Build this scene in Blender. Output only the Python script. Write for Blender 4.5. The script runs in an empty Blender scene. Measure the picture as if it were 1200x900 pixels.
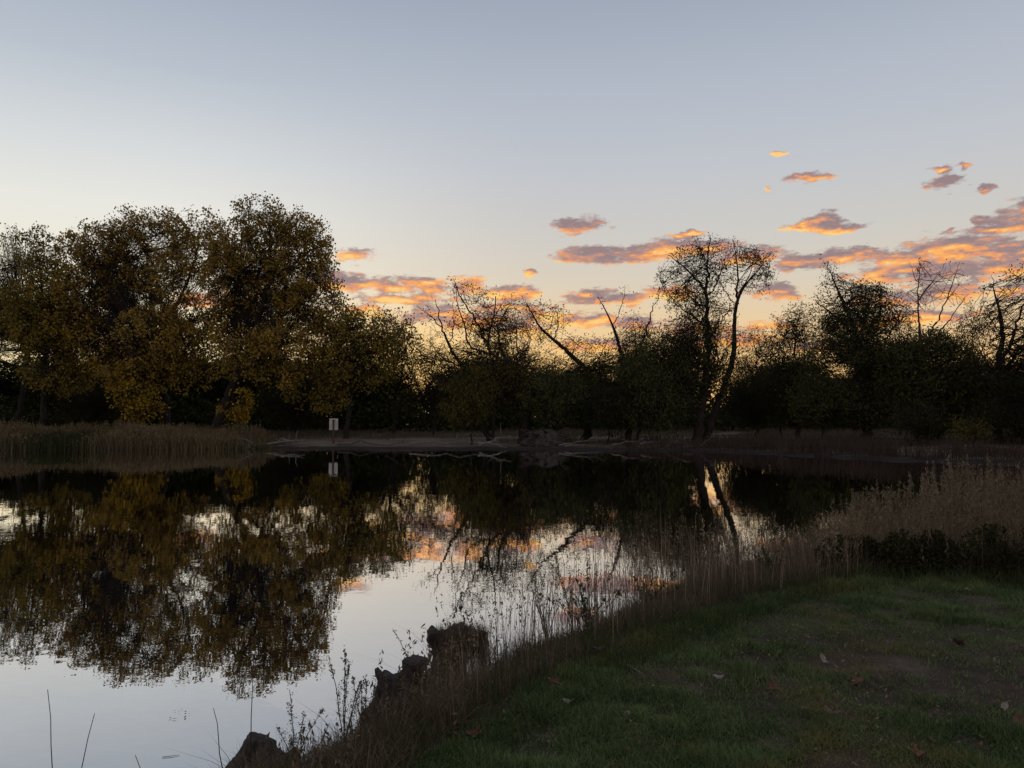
import bpy, math
import numpy as np
from mathutils import Vector

# ------------------------------------------------------------------ camera
S = bpy.context.scene
C = S.collection
F = 906.0                      # focal length in pixels of the 1200 px wide photograph
PITCH = math.atan(40.0 / F)
EYE = 2.2                      # metres above the water
cam_d = bpy.data.cameras.new('camera')
cam_d.sensor_width = 36.0
cam_d.lens = 36.0 * F / 1200.0
cam_d.clip_start = 0.1
cam_d.clip_end = 6000.0
cam = bpy.data.objects.new('camera', cam_d)
C.objects.link(cam)
cam.location = (0, 0, EYE)
cam.rotation_euler = (math.pi / 2 + PITCH, 0, 0)
S.camera = cam

S.view_settings.view_transform = 'Standard'
S.view_settings.look = 'None'
S.view_settings.exposure = 0.0
S.view_settings.gamma = 1.0
S.view_settings.use_curve_mapping = False
S.cycles.use_denoising = True
S.cycles.max_bounces = 6
S.cycles.diffuse_bounces = 1
S.cycles.glossy_bounces = 3
S.cycles.transmission_bounces = 3
S.cycles.transparent_max_bounces = 4
S.cycles.sample_clamp_indirect = 4.0


def s2l(c):
    return tuple(((v / 255.0) / 12.92 if v / 255.0 <= 0.04045 else ((v / 255.0 + 0.055) / 1.055) ** 2.4) for v in c)


def pix_dir(px, py):
    cx, cy = (px - 600.0) / F, -(py - 450.0) / F
    cp, sp = math.cos(PITCH), math.sin(PITCH)
    return np.array([cx, cp - cy * sp, sp + cy * cp])


def P(px, py, Y):
    """the world point at depth Y seen at a place of the photograph"""
    d = pix_dir(px, py)
    d = d * (Y / d[1])
    return np.array([d[0], d[1], d[2] + EYE])


def azel(px, py):
    d = pix_dir(px, py)
    return math.atan2(d[0], d[1]), math.atan2(d[2], math.hypot(d[0], d[1]))


# ------------------------------------------------------------------ sky
SUN_AZ = math.radians(-9.0)
SUN_EL = math.radians(1.0)
world = bpy.data.worlds.new('World')
S.world = world
world.use_nodes = True
wt = world.node_tree
wt.nodes.clear()


class NB:
    """tiny helper that writes shader nodes"""
    def __init__(s, tree): s.t = tree
    def n(s, kind, **kw):
        x = s.t.nodes.new(kind)
        for k, v in kw.items(): setattr(x, k, v)
        return x
    def put(s, sock, v):
        if isinstance(v, bpy.types.NodeSocket): s.t.links.new(v, sock)
        elif v is not None: sock.default_value = v
    def m(s, op, a, b=None, c=None, clamp=False):
        x = s.n('ShaderNodeMath', operation=op, use_clamp=clamp)
        s.put(x.inputs[0], a)
        if b is not None: s.put(x.inputs[1], b)
        if c is not None: s.put(x.inputs[2], c)
        return x.outputs[0]
    def vm(s, op, a, b=None, c=None):
        x = s.n('ShaderNodeVectorMath', operation=op)
        s.put(x.inputs[0], a)
        if b is not None: s.put(x.inputs[1], b)
        if c is not None: s.put(x.inputs[2], c)
        return x.outputs['Value'] if op in ('LENGTH', 'DOT_PRODUCT') else x.outputs[0]
    def xyz(s, a, b, c=0.0):
        x = s.n('ShaderNodeCombineXYZ')
        for i, v in enumerate((a, b, c)): s.put(x.inputs[i], v)
        return x.outputs[0]
    def sm(s, v, lo, hi, a=0.0, b=1.0):
        x = s.n('ShaderNodeMapRange', interpolation_type='SMOOTHSTEP')
        s.put(x.inputs[0], v)
        for i, q in enumerate((lo, hi, a, b)): s.put(x.inputs[i + 1], q)
        return x.outputs[0]
    def mix(s, f, a, b, mode='MIX'):
        x = s.n('ShaderNodeMix', data_type='RGBA', blend_type=mode)
        s.put(x.inputs[0], f); s.put(x.inputs[6], a); s.put(x.inputs[7], b)
        return x.outputs[2]
    def ramp(s, f, stops, interp='LINEAR'):
        x = s.n('ShaderNodeValToRGB')
        cr = x.color_ramp
        cr.interpolation = interp
        while len(cr.elements) < len(stops): cr.elements.new(0.5)
        for e, (p, c) in zip(cr.elements, stops):
            e.position = p; e.color = (*c, 1)
        s.put(x.inputs[0], f)
        return x.outputs[0]
    def noise(s, vec, scale, detail=3.0, rough=0.5, out=0):
        x = s.n('ShaderNodeTexNoise')
        if vec is not None: s.put(x.inputs['Vector'], vec)
        x.inputs['Scale'].default_value = scale
        x.inputs['Detail'].default_value = detail
        x.inputs['Roughness'].default_value = rough
        return x.outputs[out]


W = NB(wt)
tc = W.n('ShaderNodeTexCoord').outputs['Generated']
dirn = W.vm('NORMALIZE', tc)
sep = W.n('ShaderNodeSeparateXYZ'); W.put(sep.inputs[0], dirn)
dx, dy, dz = sep.outputs
az = W.m('ARCTAN2', dx, dy)
hor = W.m('SQRT', W.m('ADD', W.m('MULTIPLY', dx, dx), W.m('MULTIPLY', dy, dy)))
el = W.m('ARCTAN2', dz, hor)
eln = W.m('DIVIDE', el, math.pi / 2, clamp=True)


def E(deg): return deg / 90.0


# elevation gradients of the dusk sky: towards the left of the glow, to its right and behind the viewer
left = W.ramp(eln, [(E(0), s2l((255, 226, 158))), (E(5), s2l((255, 236, 190))), (E(9), s2l((250, 243, 222))), (E(14), s2l((241, 240, 233))),
                    (E(18), s2l((222, 226, 228))), (E(23), s2l((192, 201, 212))), (E(29), s2l((168, 178, 196))), (E(45), s2l((170, 181, 204))), (E(90), s2l((180, 191, 213)))])
mid = W.ramp(eln, [(E(0), s2l((253, 196, 118))), (E(4), s2l((250, 203, 138))), (E(7), s2l((241, 211, 168))), (E(9.5), s2l((226, 213, 192))), (E(13), s2l((213, 210, 204))),
                   (E(18), s2l((200, 204, 211))), (E(23), s2l((186, 194, 207))), (E(29), s2l((166, 175, 192))), (E(45), s2l((170, 180, 203))), (E(90), s2l((180, 191, 213)))])
back = W.ramp(eln, [(E(0), s2l((178, 165, 168))), (E(8), s2l((205, 186, 184))), (E(16), s2l((208, 196, 196))), (E(40), s2l((190, 193, 204))), (E(90), s2l((180, 191, 213)))])  # brighter than real dusk, added as unseen fill for lawn and tree fronts
glow = W.mix(W.sm(az, math.radians(-27), math.radians(4), 0.0, 1.0), left, mid)
gaz = W.m('MULTIPLY', W.m('SUBTRACT', az, math.radians(-6.0)), 1 / math.radians(10.0))
gf = W.m('MULTIPLY', W.m('EXPONENT', W.m('MULTIPLY', W.m('MULTIPLY', gaz, gaz), -1.0)), W.sm(el, math.radians(11.0), math.radians(2.0)))
glow = W.mix(W.m('MULTIPLY', gf, 0.75), glow, (*s2l((255, 214, 136)), 1))
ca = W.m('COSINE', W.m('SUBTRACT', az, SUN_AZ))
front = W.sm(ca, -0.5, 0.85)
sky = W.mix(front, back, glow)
nish = W.n('ShaderNodeTexSky', sky_type='NISHITA', sun_disc=False)
nish.sun_elevation = SUN_EL
nish.sun_rotation = SUN_AZ
nish.altitude = 1600
nish.air_density = 1.0
nish.dust_density = 2.0
nish_s = W.mix(1.0, nish.outputs[0], (0.1, 0.1, 0.1, 1), 'MULTIPLY')
sky = W.mix(0.10, sky, nish_s)

# clouds: soft patches placed by direction, edges broken up by noise
CLOUDS = [
    (412, 299, 25, 9), (385, 325, 30, 9), (415, 332, 38, 12), (460, 336, 35, 11), (500, 334, 32, 12), (545, 336, 32, 13), (600, 345, 32, 9),
    (675, 264, 32, 10), (690, 298, 40, 12), (745, 299, 45, 10), (785, 291, 45, 12), (832, 290, 40, 10), (806, 275, 20, 5),
    (690, 347, 38, 10), (735, 349, 42, 8), (782, 344, 30, 9), (880, 300, 50, 11), (960, 304, 62, 11), (1015, 297, 40, 9),
    (1060, 304, 55, 14), (1125, 289, 56, 20), (1175, 298, 50, 15), (1035, 322, 60, 13), (1100, 318, 80, 13), (1165, 316, 60, 15), (1225, 300, 55, 22),
    (1120, 341, 62, 13), (1195, 340, 50, 10), (1162, 267, 34, 9), (1188, 257, 36, 15), (1218, 244, 32, 19),
    (967, 260, 21, 12), (985, 268, 30, 6), (942, 266, 26, 4), (948, 208, 22, 7), (917, 180, 11, 3), (898, 219, 6, 3),
    (1108, 215, 19, 10), (1153, 220, 13, 5), (1097, 200, 15, 5), (1128, 194, 9, 5), (1153, 257, 17, 7), (1113, 271, 10, 5),
    (910, 342, 32, 10), (905, 381, 44, 7), (690, 376, 60, 10), (745, 380, 40, 8), (640, 372, 30, 7), (560, 376, 60, 11), (500, 366, 40, 12), (440, 366, 34, 10), (620, 388, 50, 8), (820, 385, 40, 8), (980, 405, 70, 8), (700, 405, 60, 7), (480, 352, 60, 7), (610, 360, 55, 7), (850, 398, 60, 8), (1080, 372, 80, 8),
    (622, 321, 12, 4), (1040, 352, 40, 8), (1010, 380, 50, 7), (300, 345, 40, 10), (230, 352, 36, 8), (1290, 280, 60, 16), (1340, 330, 70, 14),
]
grp = bpy.data.node_groups.new('cloud_density', 'ShaderNodeTree')
grp.interface.new_socket('uv', in_out='INPUT', socket_type='NodeSocketVector')
grp.interface.new_socket('d', in_out='OUTPUT', socket_type='NodeSocketFloat')
G = NB(grp)
gi = G.n('NodeGroupInput'); go = G.n('NodeGroupOutput')
acc = None
for (px, py, rx, ry) in CLOUDS:
    a, e = azel(px, py)
    a2, _ = azel(px + rx, py); _, e2 = azel(px, py - ry)
    ra, re = abs(a2 - a) * 1.12, abs(e2 - e) * 1.15
    q = G.vm('MULTIPLY_ADD', gi.outputs[0], (1 / ra, 1 / re, 0), (-a / ra, -e / re, 0))
    d = G.m('SUBTRACT', 1.0, G.vm('LENGTH', q))
    acc = d if acc is None else G.m('SMOOTH_MAX', acc, d, 0.18)
G.put(go.inputs[0], acc)


def dens(vec):
    g = W.n('ShaderNodeGroup'); g.node_tree = grp
    W.put(g.inputs[0], vec)
    return g.outputs[0]


uv = W.xyz(az, el)
tear = W.vm('SUBTRACT', W.noise(W.xyz(W.m('MULTIPLY', az, 0.8), W.m('MULTIPLY', el, 1.6), 5.1), 36.0, 3.0, 0.6, 1), (0.5, 0.5, 0.5))
tear = W.vm('MULTIPLY', tear, (0.055, 0.020, 0))
uv = W.vm('ADD', uv, tear)
nuv = W.xyz(W.m('MULTIPLY', az, 0.75), W.m('MULTIPLY', el, 2.0), 3.7)
n1 = W.noise(nuv, 42.0, 4.0, 0.62)
def fray(na, nv):
    nf = W.noise(nv, 150.0, 2.0, 0.6)
    return W.m('ADD', W.m('MULTIPLY', W.m('SUBTRACT', na, 0.5), 2.2), W.m('MULTIPLY', W.m('SUBTRACT', nf, 0.5), 0.55))


D0 = W.m('ADD', dens(uv), fray(n1, nuv))
DL = 0.0055
uv2 = W.vm('SUBTRACT', uv, (0, DL, 0))
nuv2 = W.xyz(W.m('MULTIPLY', az, 0.75), W.m('MULTIPLY', W.m('SUBTRACT', el, DL), 2.0), 3.7)
n2 = W.noise(nuv2, 42.0, 4.0, 0.62)
D1 = W.m('ADD', dens(uv2), fray(n2, nuv2))
cov = W.m('MULTIPLY', W.sm(D0, -0.05, 0.5), W.sm(dy, 0.02, 0.1))
streak = W.noise(W.xyz(W.m('MULTIPLY', az, 0.4), W.m('MULTIPLY', el, 2.2), 9.0), 32.0, 3.0, 0.55)
lit = W.m('ADD', W.m('MULTIPLY', W.m('SUBTRACT', D0, D1), 0.72), W.m('MULTIPLY', W.m('SUBTRACT', streak, 0.5), 2.6))
lit = W.m('ADD', lit, W.sm(D0, 0.4, 0.0, 0.0, 0.04))
lowness = W.sm(el, 0.27, 0.10)
lit = W.m('ADD', lit, W.m('MULTIPLY', lowness, 0.24))
lit = W.m('SUBTRACT', lit, W.sm(az, math.radians(12), math.radians(30), -0.04, 0.14))
lit = W.m('ADD', lit, W.m('MULTIPLY', W.m('SUBTRACT', W.noise(W.xyz(az, el, 2.2), 14.0, 1.0), 0.5), 1.1))
ccol = W.ramp(W.m('ADD', lit, 0.16, clamp=True), [(0.0, s2l((150, 128, 130))), (0.30, s2l((176, 140, 132))), (0.50, s2l((226, 152, 112))), (0.72, s2l((252, 172, 92))), (1.0, s2l((255, 208, 128)))])
sky = W.mix(W.m('MULTIPLY', cov, 0.96), sky, ccol)
# below the horizon: dull ground bounce
sky = W.mix(W.sm(el, -0.03, -0.005), (0.02, 0.02, 0.02, 1), sky)
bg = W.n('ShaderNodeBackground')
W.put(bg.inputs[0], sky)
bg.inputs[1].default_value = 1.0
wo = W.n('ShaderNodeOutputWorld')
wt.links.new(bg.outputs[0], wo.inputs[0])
world.cycles.sampling_method = 'MANUAL'
world.cycles.sample_map_resolution = 512

sun_d = bpy.data.lights.new('sun', 'SUN')
sun_d.energy = 0.02
sun_d.angle = math.radians(40)
sun_d.color = (1.0, 0.72, 0.42)
sun = bpy.data.objects.new('sun', sun_d)
C.objects.link(sun)
sv = Vector((math.sin(SUN_AZ) * math.cos(SUN_EL), math.cos(SUN_AZ) * math.cos(SUN_EL), math.sin(SUN_EL)))
sun.rotation_euler = sv.to_track_quat('Z', 'Y').to_euler()
sun.location = (0, 0, 60)

rng = np.random.default_rng(11)


# ------------------------------------------------------------------ materials
def mat(name):
    m = bpy.data.materials.new(name); m.use_nodes = True
    m.node_tree.nodes.clear()
    b = NB(m.node_tree)
    return m, b


def finish(b, sh):
    o = b.n('ShaderNodeOutputMaterial')
    b.t.links.new(sh, o.inputs[0])


def principled(b, col, rough=0.9, spec=0.2, normal=None):
    p = b.n('ShaderNodeBsdfPrincipled')
    b.put(p.inputs['Base Color'], col)
    b.put(p.inputs['Roughness'], rough)
    b.put(p.inputs['Specular IOR Level'], spec)
    if normal is not None: b.put(p.inputs['Normal'], normal)
    return p.outputs[0]


def leaf_mat(name, stops, trans=0.3, scale=0.45):
    """stops: colours picked by a value that each leaf carries plus a soft drift through the crown"""
    m, b = mat(name)
    at = b.n('ShaderNodeAttribute', attribute_name='v')
    pos = b.n('ShaderNodeNewGeometry').outputs['Position']
    nz = b.noise(pos, scale, 2.0)
    f = b.m('ADD', b.m('MULTIPLY', at.outputs['Fac'], 0.45), b.m('MULTIPLY', b.m('SUBTRACT', nz, 0.22), 1.0), clamp=True)
    n = len(stops)
    col = b.ramp(f, [(i / (n - 1) * 0.9 + 0.05, c) for i, c in enumerate(stops)])
    d = b.n('ShaderNodeBsdfDiffuse'); b.put(d.inputs[0], col)
    t = b.n('ShaderNodeBsdfTranslucent'); b.put(t.inputs[0], col)
    mx = b.n('ShaderNodeMixShader'); mx.inputs[0].default_value = trans
    b.t.links.new(d.outputs[0], mx.inputs[1]); b.t.links.new(t.outputs[0], mx.inputs[2])
    finish(b, mx.outputs[0])
    return m


def bark_mat(name, c1, c2, scale=6.0):
    m, b = mat(name)
    tcn = b.n('ShaderNodeTexCoord').outputs['Object']
    mp = b.vm('MULTIPLY', tcn, (1, 1, 0.25))
    nz = b.noise(mp, scale, 5.0, 0.65)
    col = b.ramp(nz, [(0.3, c1), (0.7, c2)])
    bp = b.n('ShaderNodeBump'); bp.inputs['Strength'].default_value = 0.6; bp.inputs['Distance'].default_value = 0.02
    b.put(bp.inputs['Height'], nz)
    finish(b, principled(b, col, 0.92, 0.15, bp.outputs[0]))
    return m


M = {}
M['gold'] = leaf_mat('gold_leaf', [(0.11, 0.08, 0.028), (0.20, 0.132, 0.034), (0.31, 0.195, 0.036), (0.40, 0.255, 0.04)], 0.30)
M['gold_green'] = leaf_mat('gold_green_leaf', [(0.07, 0.068, 0.024), (0.13, 0.108, 0.028), (0.24, 0.165, 0.032), (0.33, 0.215, 0.036)], 0.30)
M['yellow'] = leaf_mat('yellow_leaf', [(0.13, 0.085, 0.015), (0.26, 0.165, 0.02), (0.34, 0.22, 0.03)], 0.16)
M['willow'] = leaf_mat('willow_leaf', [(0.030, 0.034, 0.015), (0.056, 0.060, 0.022), (0.09, 0.084, 0.028)], 0.15)
M['willow_yellow'] = leaf_mat('willow_turning_leaf', [(0.035, 0.038, 0.014), (0.075, 0.064, 0.018), (0.13, 0.088, 0.02)], 0.15)
M['dull'] = leaf_mat('dull_leaf', [(0.016, 0.02, 0.009), (0.028, 0.03, 0.012), (0.045, 0.036, 0.014)], 0.12)
M['bark'] = bark_mat('bark', (0.012, 0.010, 0.009), (0.036, 0.028, 0.023))
M['twig'] = bark_mat('twig', (0.016, 0.012, 0.010), (0.035, 0.025, 0.02))
M['pale_twig'] = bark_mat('pale_twig', (0.06, 0.038, 0.028), (0.11, 0.07, 0.05))
M['stump'] = bark_mat('weathered_stump_wood', (0.014, 0.012, 0.011), (0.070, 0.056, 0.048), 30.0)
M['stump_top'] = bark_mat('cut_stump_wood', (0.018, 0.015, 0.014), (0.05, 0.04, 0.036), 30.0)
M['drift'] = bark_mat('driftwood', (0.07, 0.06, 0.053), (0.18, 0.155, 0.14), 4.0)
M['drift_dark'] = bark_mat('dark_driftwood', (0.025, 0.021, 0.018), (0.075, 0.062, 0.055), 4.0)


def blade_mat(name, low, high, trans=0.2, scale=0.8, patch=None):
    m, b = mat(name)
    at = b.n('ShaderNodeAttribute', attribute_name='v')
    pos = b.n('ShaderNodeNewGeometry').outputs['Position']
    nz = b.noise(pos, scale, 3.0)
    f = b.m('ADD', b.m('MULTIPLY', at.outputs['Fac'], 0.55), b.m('MULTIPLY', b.m('SUBTRACT', nz, 0.28), 1.0), clamp=True)
    col = b.mix(f, (*low, 1), (*high, 1))
    if patch: col = patch(b, pos, col)
    d = b.n('ShaderNodeBsdfDiffuse'); b.put(d.inputs[0], col)
    t = b.n('ShaderNodeBsdfTranslucent'); b.put(t.inputs[0], col)
    mx = b.n('ShaderNodeMixShader'); mx.inputs[0].default_value = trans
    b.t.links.new(d.outputs[0], mx.inputs[1]); b.t.links.new(t.outputs[0], mx.inputs[2])
    finish(b, mx.outputs[0])
    return m


def lawn_patch(b, pos, col):
    nz = b.noise(pos, 0.9, 3.0)
    yel = b.sm(nz, 0.52, 0.66)
    return b.mix(b.m('MULTIPLY', yel, 0.75), col, (0.155, 0.135, 0.05, 1))


M['lawn'] = blade_mat('lawn_blades', (0.014, 0.036, 0.016), (0.17, 0.215, 0.085), 0.2, 2.5, lawn_patch)
M['dry'] = blade_mat('dry_grass', (0.058, 0.045, 0.028), (0.25, 0.19, 0.122), 0.2, 1.2)
M['dry_dark'] = blade_mat('dark_dry_grass', (0.036, 0.028, 0.019), (0.185, 0.14, 0.092), 0.2, 1.2)
M['dry_pale'] = blade_mat('pale_straw', (0.14, 0.105, 0.07), (0.36, 0.28, 0.20), 0.2, 1.2)
M['dry_far'] = blade_mat('far_brown_grass', (0.03, 0.022, 0.018), (0.075, 0.05, 0.04), 0.2, 0.4)
M['green_low'] = blade_mat('rank_green_grass', (0.022, 0.038, 0.018), (0.07, 0.08, 0.03), 0.2, 1.5)
M['reed'] = blade_mat('reed_blades', (0.055, 0.043, 0.024), (0.21, 0.155, 0.085), 0.2, 0.25)
M['reed_green'] = blade_mat('green_reed_blades', (0.022, 0.028, 0.013), (0.06, 0.06, 0.026), 0.2, 0.3)
M['straw'] = blade_mat('far_straw', (0.055, 0.045, 0.03), (0.14, 0.11, 0.075), 0.2, 0.2)

# ground
gm, b = mat('earth')
pos = b.n('ShaderNodeNewGeometry').outputs['Position']
sp = b.n('ShaderNodeSeparateXYZ'); b.put(sp.inputs[0], pos)
nz = b.noise(pos, 3.0, 6.0, 0.65)
near = b.ramp(nz, [(0.3, (0.024, 0.018, 0.013)), (0.55, (0.055, 0.038, 0.029)), (0.75, (0.10, 0.072, 0.055))])
nb2 = b.noise(b.vm('MULTIPLY', pos, (0.6, 1.6, 1)), 0.5, 8.0, 0.7)
far = b.ramp(nb2, [(0.35, (0.055, 0.042, 0.030)), (0.52, (0.10, 0.076, 0.056)), (0.72, (0.17, 0.13, 0.095))])
mud = b.sm(b.m('ADD', sp.outputs[2], b.m('MULTIPLY', b.m('SUBTRACT', nb2, 0.5), 0.2)), 0.20, 0.09)
far = b.mix(mud, far, (0.024, 0.02, 0.018, 1))
col = b.mix(b.sm(sp.outputs[1], 25.0, 34.0), near, far)
bp = b.n('ShaderNodeBump'); bp.inputs['Strength'].default_value = 0.7; bp.inputs['Distance'].default_value = 0.03
b.put(bp.inputs['Height'], b.noise(pos, 14.0, 5.0, 0.7))
finish(b, principled(b, col, 0.95, 0.1, bp.outputs[0]))
M['earth'] = gm

# water
wm, b = mat('water')
pos = b.n('ShaderNodeNewGeometry').outputs['Position']
fine = b.vm('SUBTRACT', b.noise(b.vm('MULTIPLY', pos, (1.0, 2.2, 1)), 7.0, 2.0, 0.55, 1), (0.5, 0.5, 0.5))
wide = b.vm('SUBTRACT', b.noise(b.vm('MULTIPLY', pos, (1.0, 2.0, 1)), 1.1, 2.0, 0.5, 1), (0.5, 0.5, 0.5))
slope = b.vm('ADD', b.vm('MULTIPLY', fine, (0.008, 0.013, 0)), b.vm('MULTIPLY', wide, (0.004, 0.008, 0)))
nrm = b.vm('NORMALIZE', b.vm('ADD', slope, (0, 0, 1)))
gl = b.n('ShaderNodeBsdfGlossy'); gl.inputs['Color'].default_value = (0.93, 0.93, 0.95, 1); gl.inputs['Roughness'].default_value = 0.0
b.put(gl.inputs['Normal'], nrm)
df = b.n('ShaderNodeBsdfDiffuse'); df.inputs[0].default_value = (0.012, 0.012, 0.010, 1)
fr = b.n('ShaderNodeFresnel'); fr.inputs[0].default_value = 1.33; b.put(fr.inputs['Normal'], nrm)
fac = b.m('ADD', b.m('MULTIPLY', fr.outputs[0], 1.0), 0.52, clamp=True)
mx = b.n('ShaderNodeMixShader'); b.put(mx.inputs[0], fac)
b.t.links.new(df.outputs[0], mx.inputs[1]); b.t.links.new(gl.outputs[0], mx.inputs[2])
finish(b, mx.outputs[0])
M['water'] = wm


# ------------------------------------------------------------------ mesh helpers
def mesh_np(name, V, Fc, material, v=None, smooth=False):
    """V (n,3) float, Fc (m,k) int faces all with k corners, or a list of such arrays"""
    me = bpy.data.meshes.new(name)
    if not isinstance(Fc, (list, tuple)): Fc = [Fc]
    Fc = [np.asarray(f, dtype=np.int32) for f in Fc if len(f)]
    V = np.asarray(V, dtype=np.float32)
    loops = np.concatenate([f.ravel() for f in Fc])
    counts = np.concatenate([np.full(len(f), f.shape[1], dtype=np.int32) for f in Fc])
    starts = np.concatenate([[0], np.cumsum(counts)[:-1]]).astype(np.int32)
    me.vertices.add(len(V)); me.vertices.foreach_set('co', V.ravel())
    me.loops.add(len(loops)); me.loops.foreach_set('vertex_index', loops)
    me.polygons.add(len(counts)); me.polygons.foreach_set('loop_start', starts)
    try: me.polygons.foreach_set('loop_total', counts)
    except Exception: pass
    if smooth: me.polygons.foreach_set('use_smooth', np.ones(len(counts), dtype=bool))
    if v is not None:
        a = me.attributes.new('v', 'FLOAT', 'POINT'); a.data.foreach_set('value', np.asarray(v, dtype=np.float32))
    me.update(calc_edges=True)
    me.materials.append(material)
    return me


def link(name, me, parent=None, loc=None):
    o = bpy.data.objects.new(name, me); C.objects.link(o)
    if parent is not None: o.parent = parent
    if loc is not None: o.location = loc
    return o


def tag(o, label=None, cat=None, group=None, kind=None):
    if label: o['label'] = label
    if cat: o['category'] = cat
    if group: o['group'] = group
    if kind: o['kind'] = kind
    return o


def thing(name, label, cat, loc, group=None):
    return tag(link(name, None, loc=tuple(float(q) for q in loc)), label, cat, group)


def hash_lattice(ix, iy, iz, seed):
    h = (ix * 374761393 + iy * 668265263 + iz * 2147483647 + seed * 1274126177) & 0xffffffff
    h = ((h ^ (h >> 13)) * 1274126177) & 0xffffffff
    return ((h ^ (h >> 16)) & 0xffff) / 65535.0


def vnoise(p, scale, seed=0):
    """smooth 3-D value noise in 0..1"""
    p = np.asarray(p, dtype=float)
    if p.shape[1] == 2: p = np.c_[p, np.zeros(len(p))]
    q = p * scale + 1000.0
    i = np.floor(q).astype(np.int64); f = q - i; f = f * f * (3 - 2 * f)
    r = np.zeros(len(p))
    for a in (0, 1):
        for bq in (0, 1):
            for c in (0, 1):
                w = (f[:, 0] if a else 1 - f[:, 0]) * (f[:, 1] if bq else 1 - f[:, 1]) * (f[:, 2] if c else 1 - f[:, 2])
                r += w * hash_lattice(i[:, 0] + a, i[:, 1] + bq, i[:, 2] + c, seed)
    return r


def seg_dist(pts, line, closed=True):
    L = np.asarray(line, float)
    A = L; B = np.roll(L, -1, 0)
    if not closed: A, B = A[:-1], B[:-1]
    best = np.full(len(pts), 1e9)
    for a, bb in zip(A, B):
        ab = bb - a
        t = np.clip(((pts - a) @ ab) / max(ab @ ab, 1e-9), 0, 1)
        d = np.hypot(*(pts - a - t[:, None] * ab).T)
        best = np.minimum(best, d)
    return best


def inside(pts, poly):
    L = np.asarray(poly, float); r = np.zeros(len(pts), bool)
    x, y = pts[:, 0], pts[:, 1]
    j = len(L) - 1
    for i in range(len(L)):
        xi, yi = L[i]; xj, yj = L[j]
        c = ((yi > y) != (yj > y)) & (x < (xj - xi) * (y - yi) / ((yj - yi) if yj != yi else 1e-9) + xi)
        r ^= c; j = i
    return r


# ------------------------------------------------------------------ terrain
NEAR_SHORE = [(-60, -6), (-8, -1.0), (-3.4, 1.6), (-2.2, 3.4), (-1.75, 4.5), (-1.3, 5.15), (-0.8, 5.65), (-0.25, 6.6), (0.94, 8.4), (3.3, 11.7), (6.8, 15.3), (12, 19), (20, 24), (28, 30)]
FAR_SHORE = [(33, 35), (24, 36.5), (19, 41), (16.5, 45), (14, 50), (6, 54), (0, 54.5), (-9, 55.4), (-17.5, 57), (-19, 55), (-27, 53.5), (-36, 53), (-50, 50), (-75, 36), (-80, 10)]
POND = NEAR_SHORE + FAR_SHORE
LAWN = [(-5, -20), (-2.4, 0), (-1.3, 2.2), (-0.55, 3.65), (0.02, 4.7), (0.95, 5.9), (2.4, 7.3), (3.9, 8.2), (5.0, 7.7), (6.5, 8.3), (12, 10.5), (40, 12), (60, -20)]
LAWN_EDGE = LAWN[1:12]


def height(x, y):
    pts = np.c_[np.atleast_1d(x), np.atleast_1d(y)].astype(float)
    wob = np.c_[vnoise(pts, 0.9, 3) - 0.5, vnoise(pts, 0.9, 4) - 0.5] * np.where(pts[:, 1:2] > 25, 1.8, 0.35)
    wob += np.c_[vnoise(pts, 3.1, 5) - 0.5, vnoise(pts, 3.1, 6) - 0.5] * np.where(pts[:, 1:2] > 25, 0.5, 0.14)
    q = pts + wob
    ds = seg_dist(q, POND)
    water = inside(q, POND)
    lawn = inside(q, LAWN)
    dl = seg_dist(q, LAWN)
    t = ds / (ds + dl + 1e-6)
    near = np.where(lawn, 0.55, 0.50 * (t * t * (3 - 2 * t)) * 0.9 + 0.1 * np.clip(ds / 0.5, 0, 1))
    farz = 0.10 * np.clip(ds / 0.6, 0, 1) + 0.25 * np.clip(ds / 9.0, 0, 1) + 0.35 * np.clip((ds - 3) / 40.0, 0, 1) + 3.0 * np.clip((ds - 150) / 900.0, 0, 1)
    blend = np.clip((pts[:, 1] - 26) / 8.0, 0, 1)
    z = near * (1 - blend) + farz * blend
    z = z + (vnoise(pts, 0.6, 8) - 0.5) * 0.05 + (vnoise(pts, 2.3, 9) - 0.5) * 0.035 * (1 - blend) + (vnoise(pts, 0.25, 10) - 0.5) * 0.12 * blend * np.clip(ds / 4, 0, 1)
    z = np.where(water, -0.75 * np.clip(ds / 1.6, 0, 1) - 0.004, np.maximum(z, 0.012 + 0.05 * np.clip(ds, 0, 1)))
    return z


def hz(x, y): return float(height([x], [y])[0])


def grid_axis(parts):
    out = [parts[0][0]]
    for a, b2, st in parts:
        n = max(1, int(round((b2 - a) / st)))
        out += list(np.linspace(a, b2, n + 1)[1:])
    return np.array(out)


gx = grid_axis([(-1600, -400, 200), (-400, -100, 30), (-100, -40, 3), (-40, -4, 0.7), (-4, 8, 0.08), (8, 40, 0.7), (40, 100, 3), (100, 400, 30), (400, 1600, 200)])
gy = grid_axis([(-400, -40, 30), (-40, 0, 2), (0, 2.5, 0.3), (2.5, 12, 0.08), (12, 44, 0.8), (44, 64, 0.25), (64, 110, 1.5), (110, 400, 20), (400, 2600, 200)])
XX, YY = np.meshgrid(gx, gy)
ZZ = height(XX.ravel(), YY.ravel())
nx, ny = len(gx), len(gy)
ii = np.arange(nx * ny).reshape(ny, nx)
faces = np.stack([ii[:-1, :-1], ii[:-1, 1:], ii[1:, 1:], ii[1:, :-1]], -1).reshape(-1, 4)
ground = link('ground', mesh_np('ground', np.c_[XX.ravel(), YY.ravel(), ZZ], faces, M['earth'], smooth=True))
tag(ground, kind='structure')
wv = np.array([(-95, -20, 0), (60, -20, 0), (60, 75, 0), (-95, 75, 0)], float)
tag(link('water', mesh_np('water', wv, np.array([[0, 1, 2, 3]]), M['water'])), kind='structure')


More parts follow.
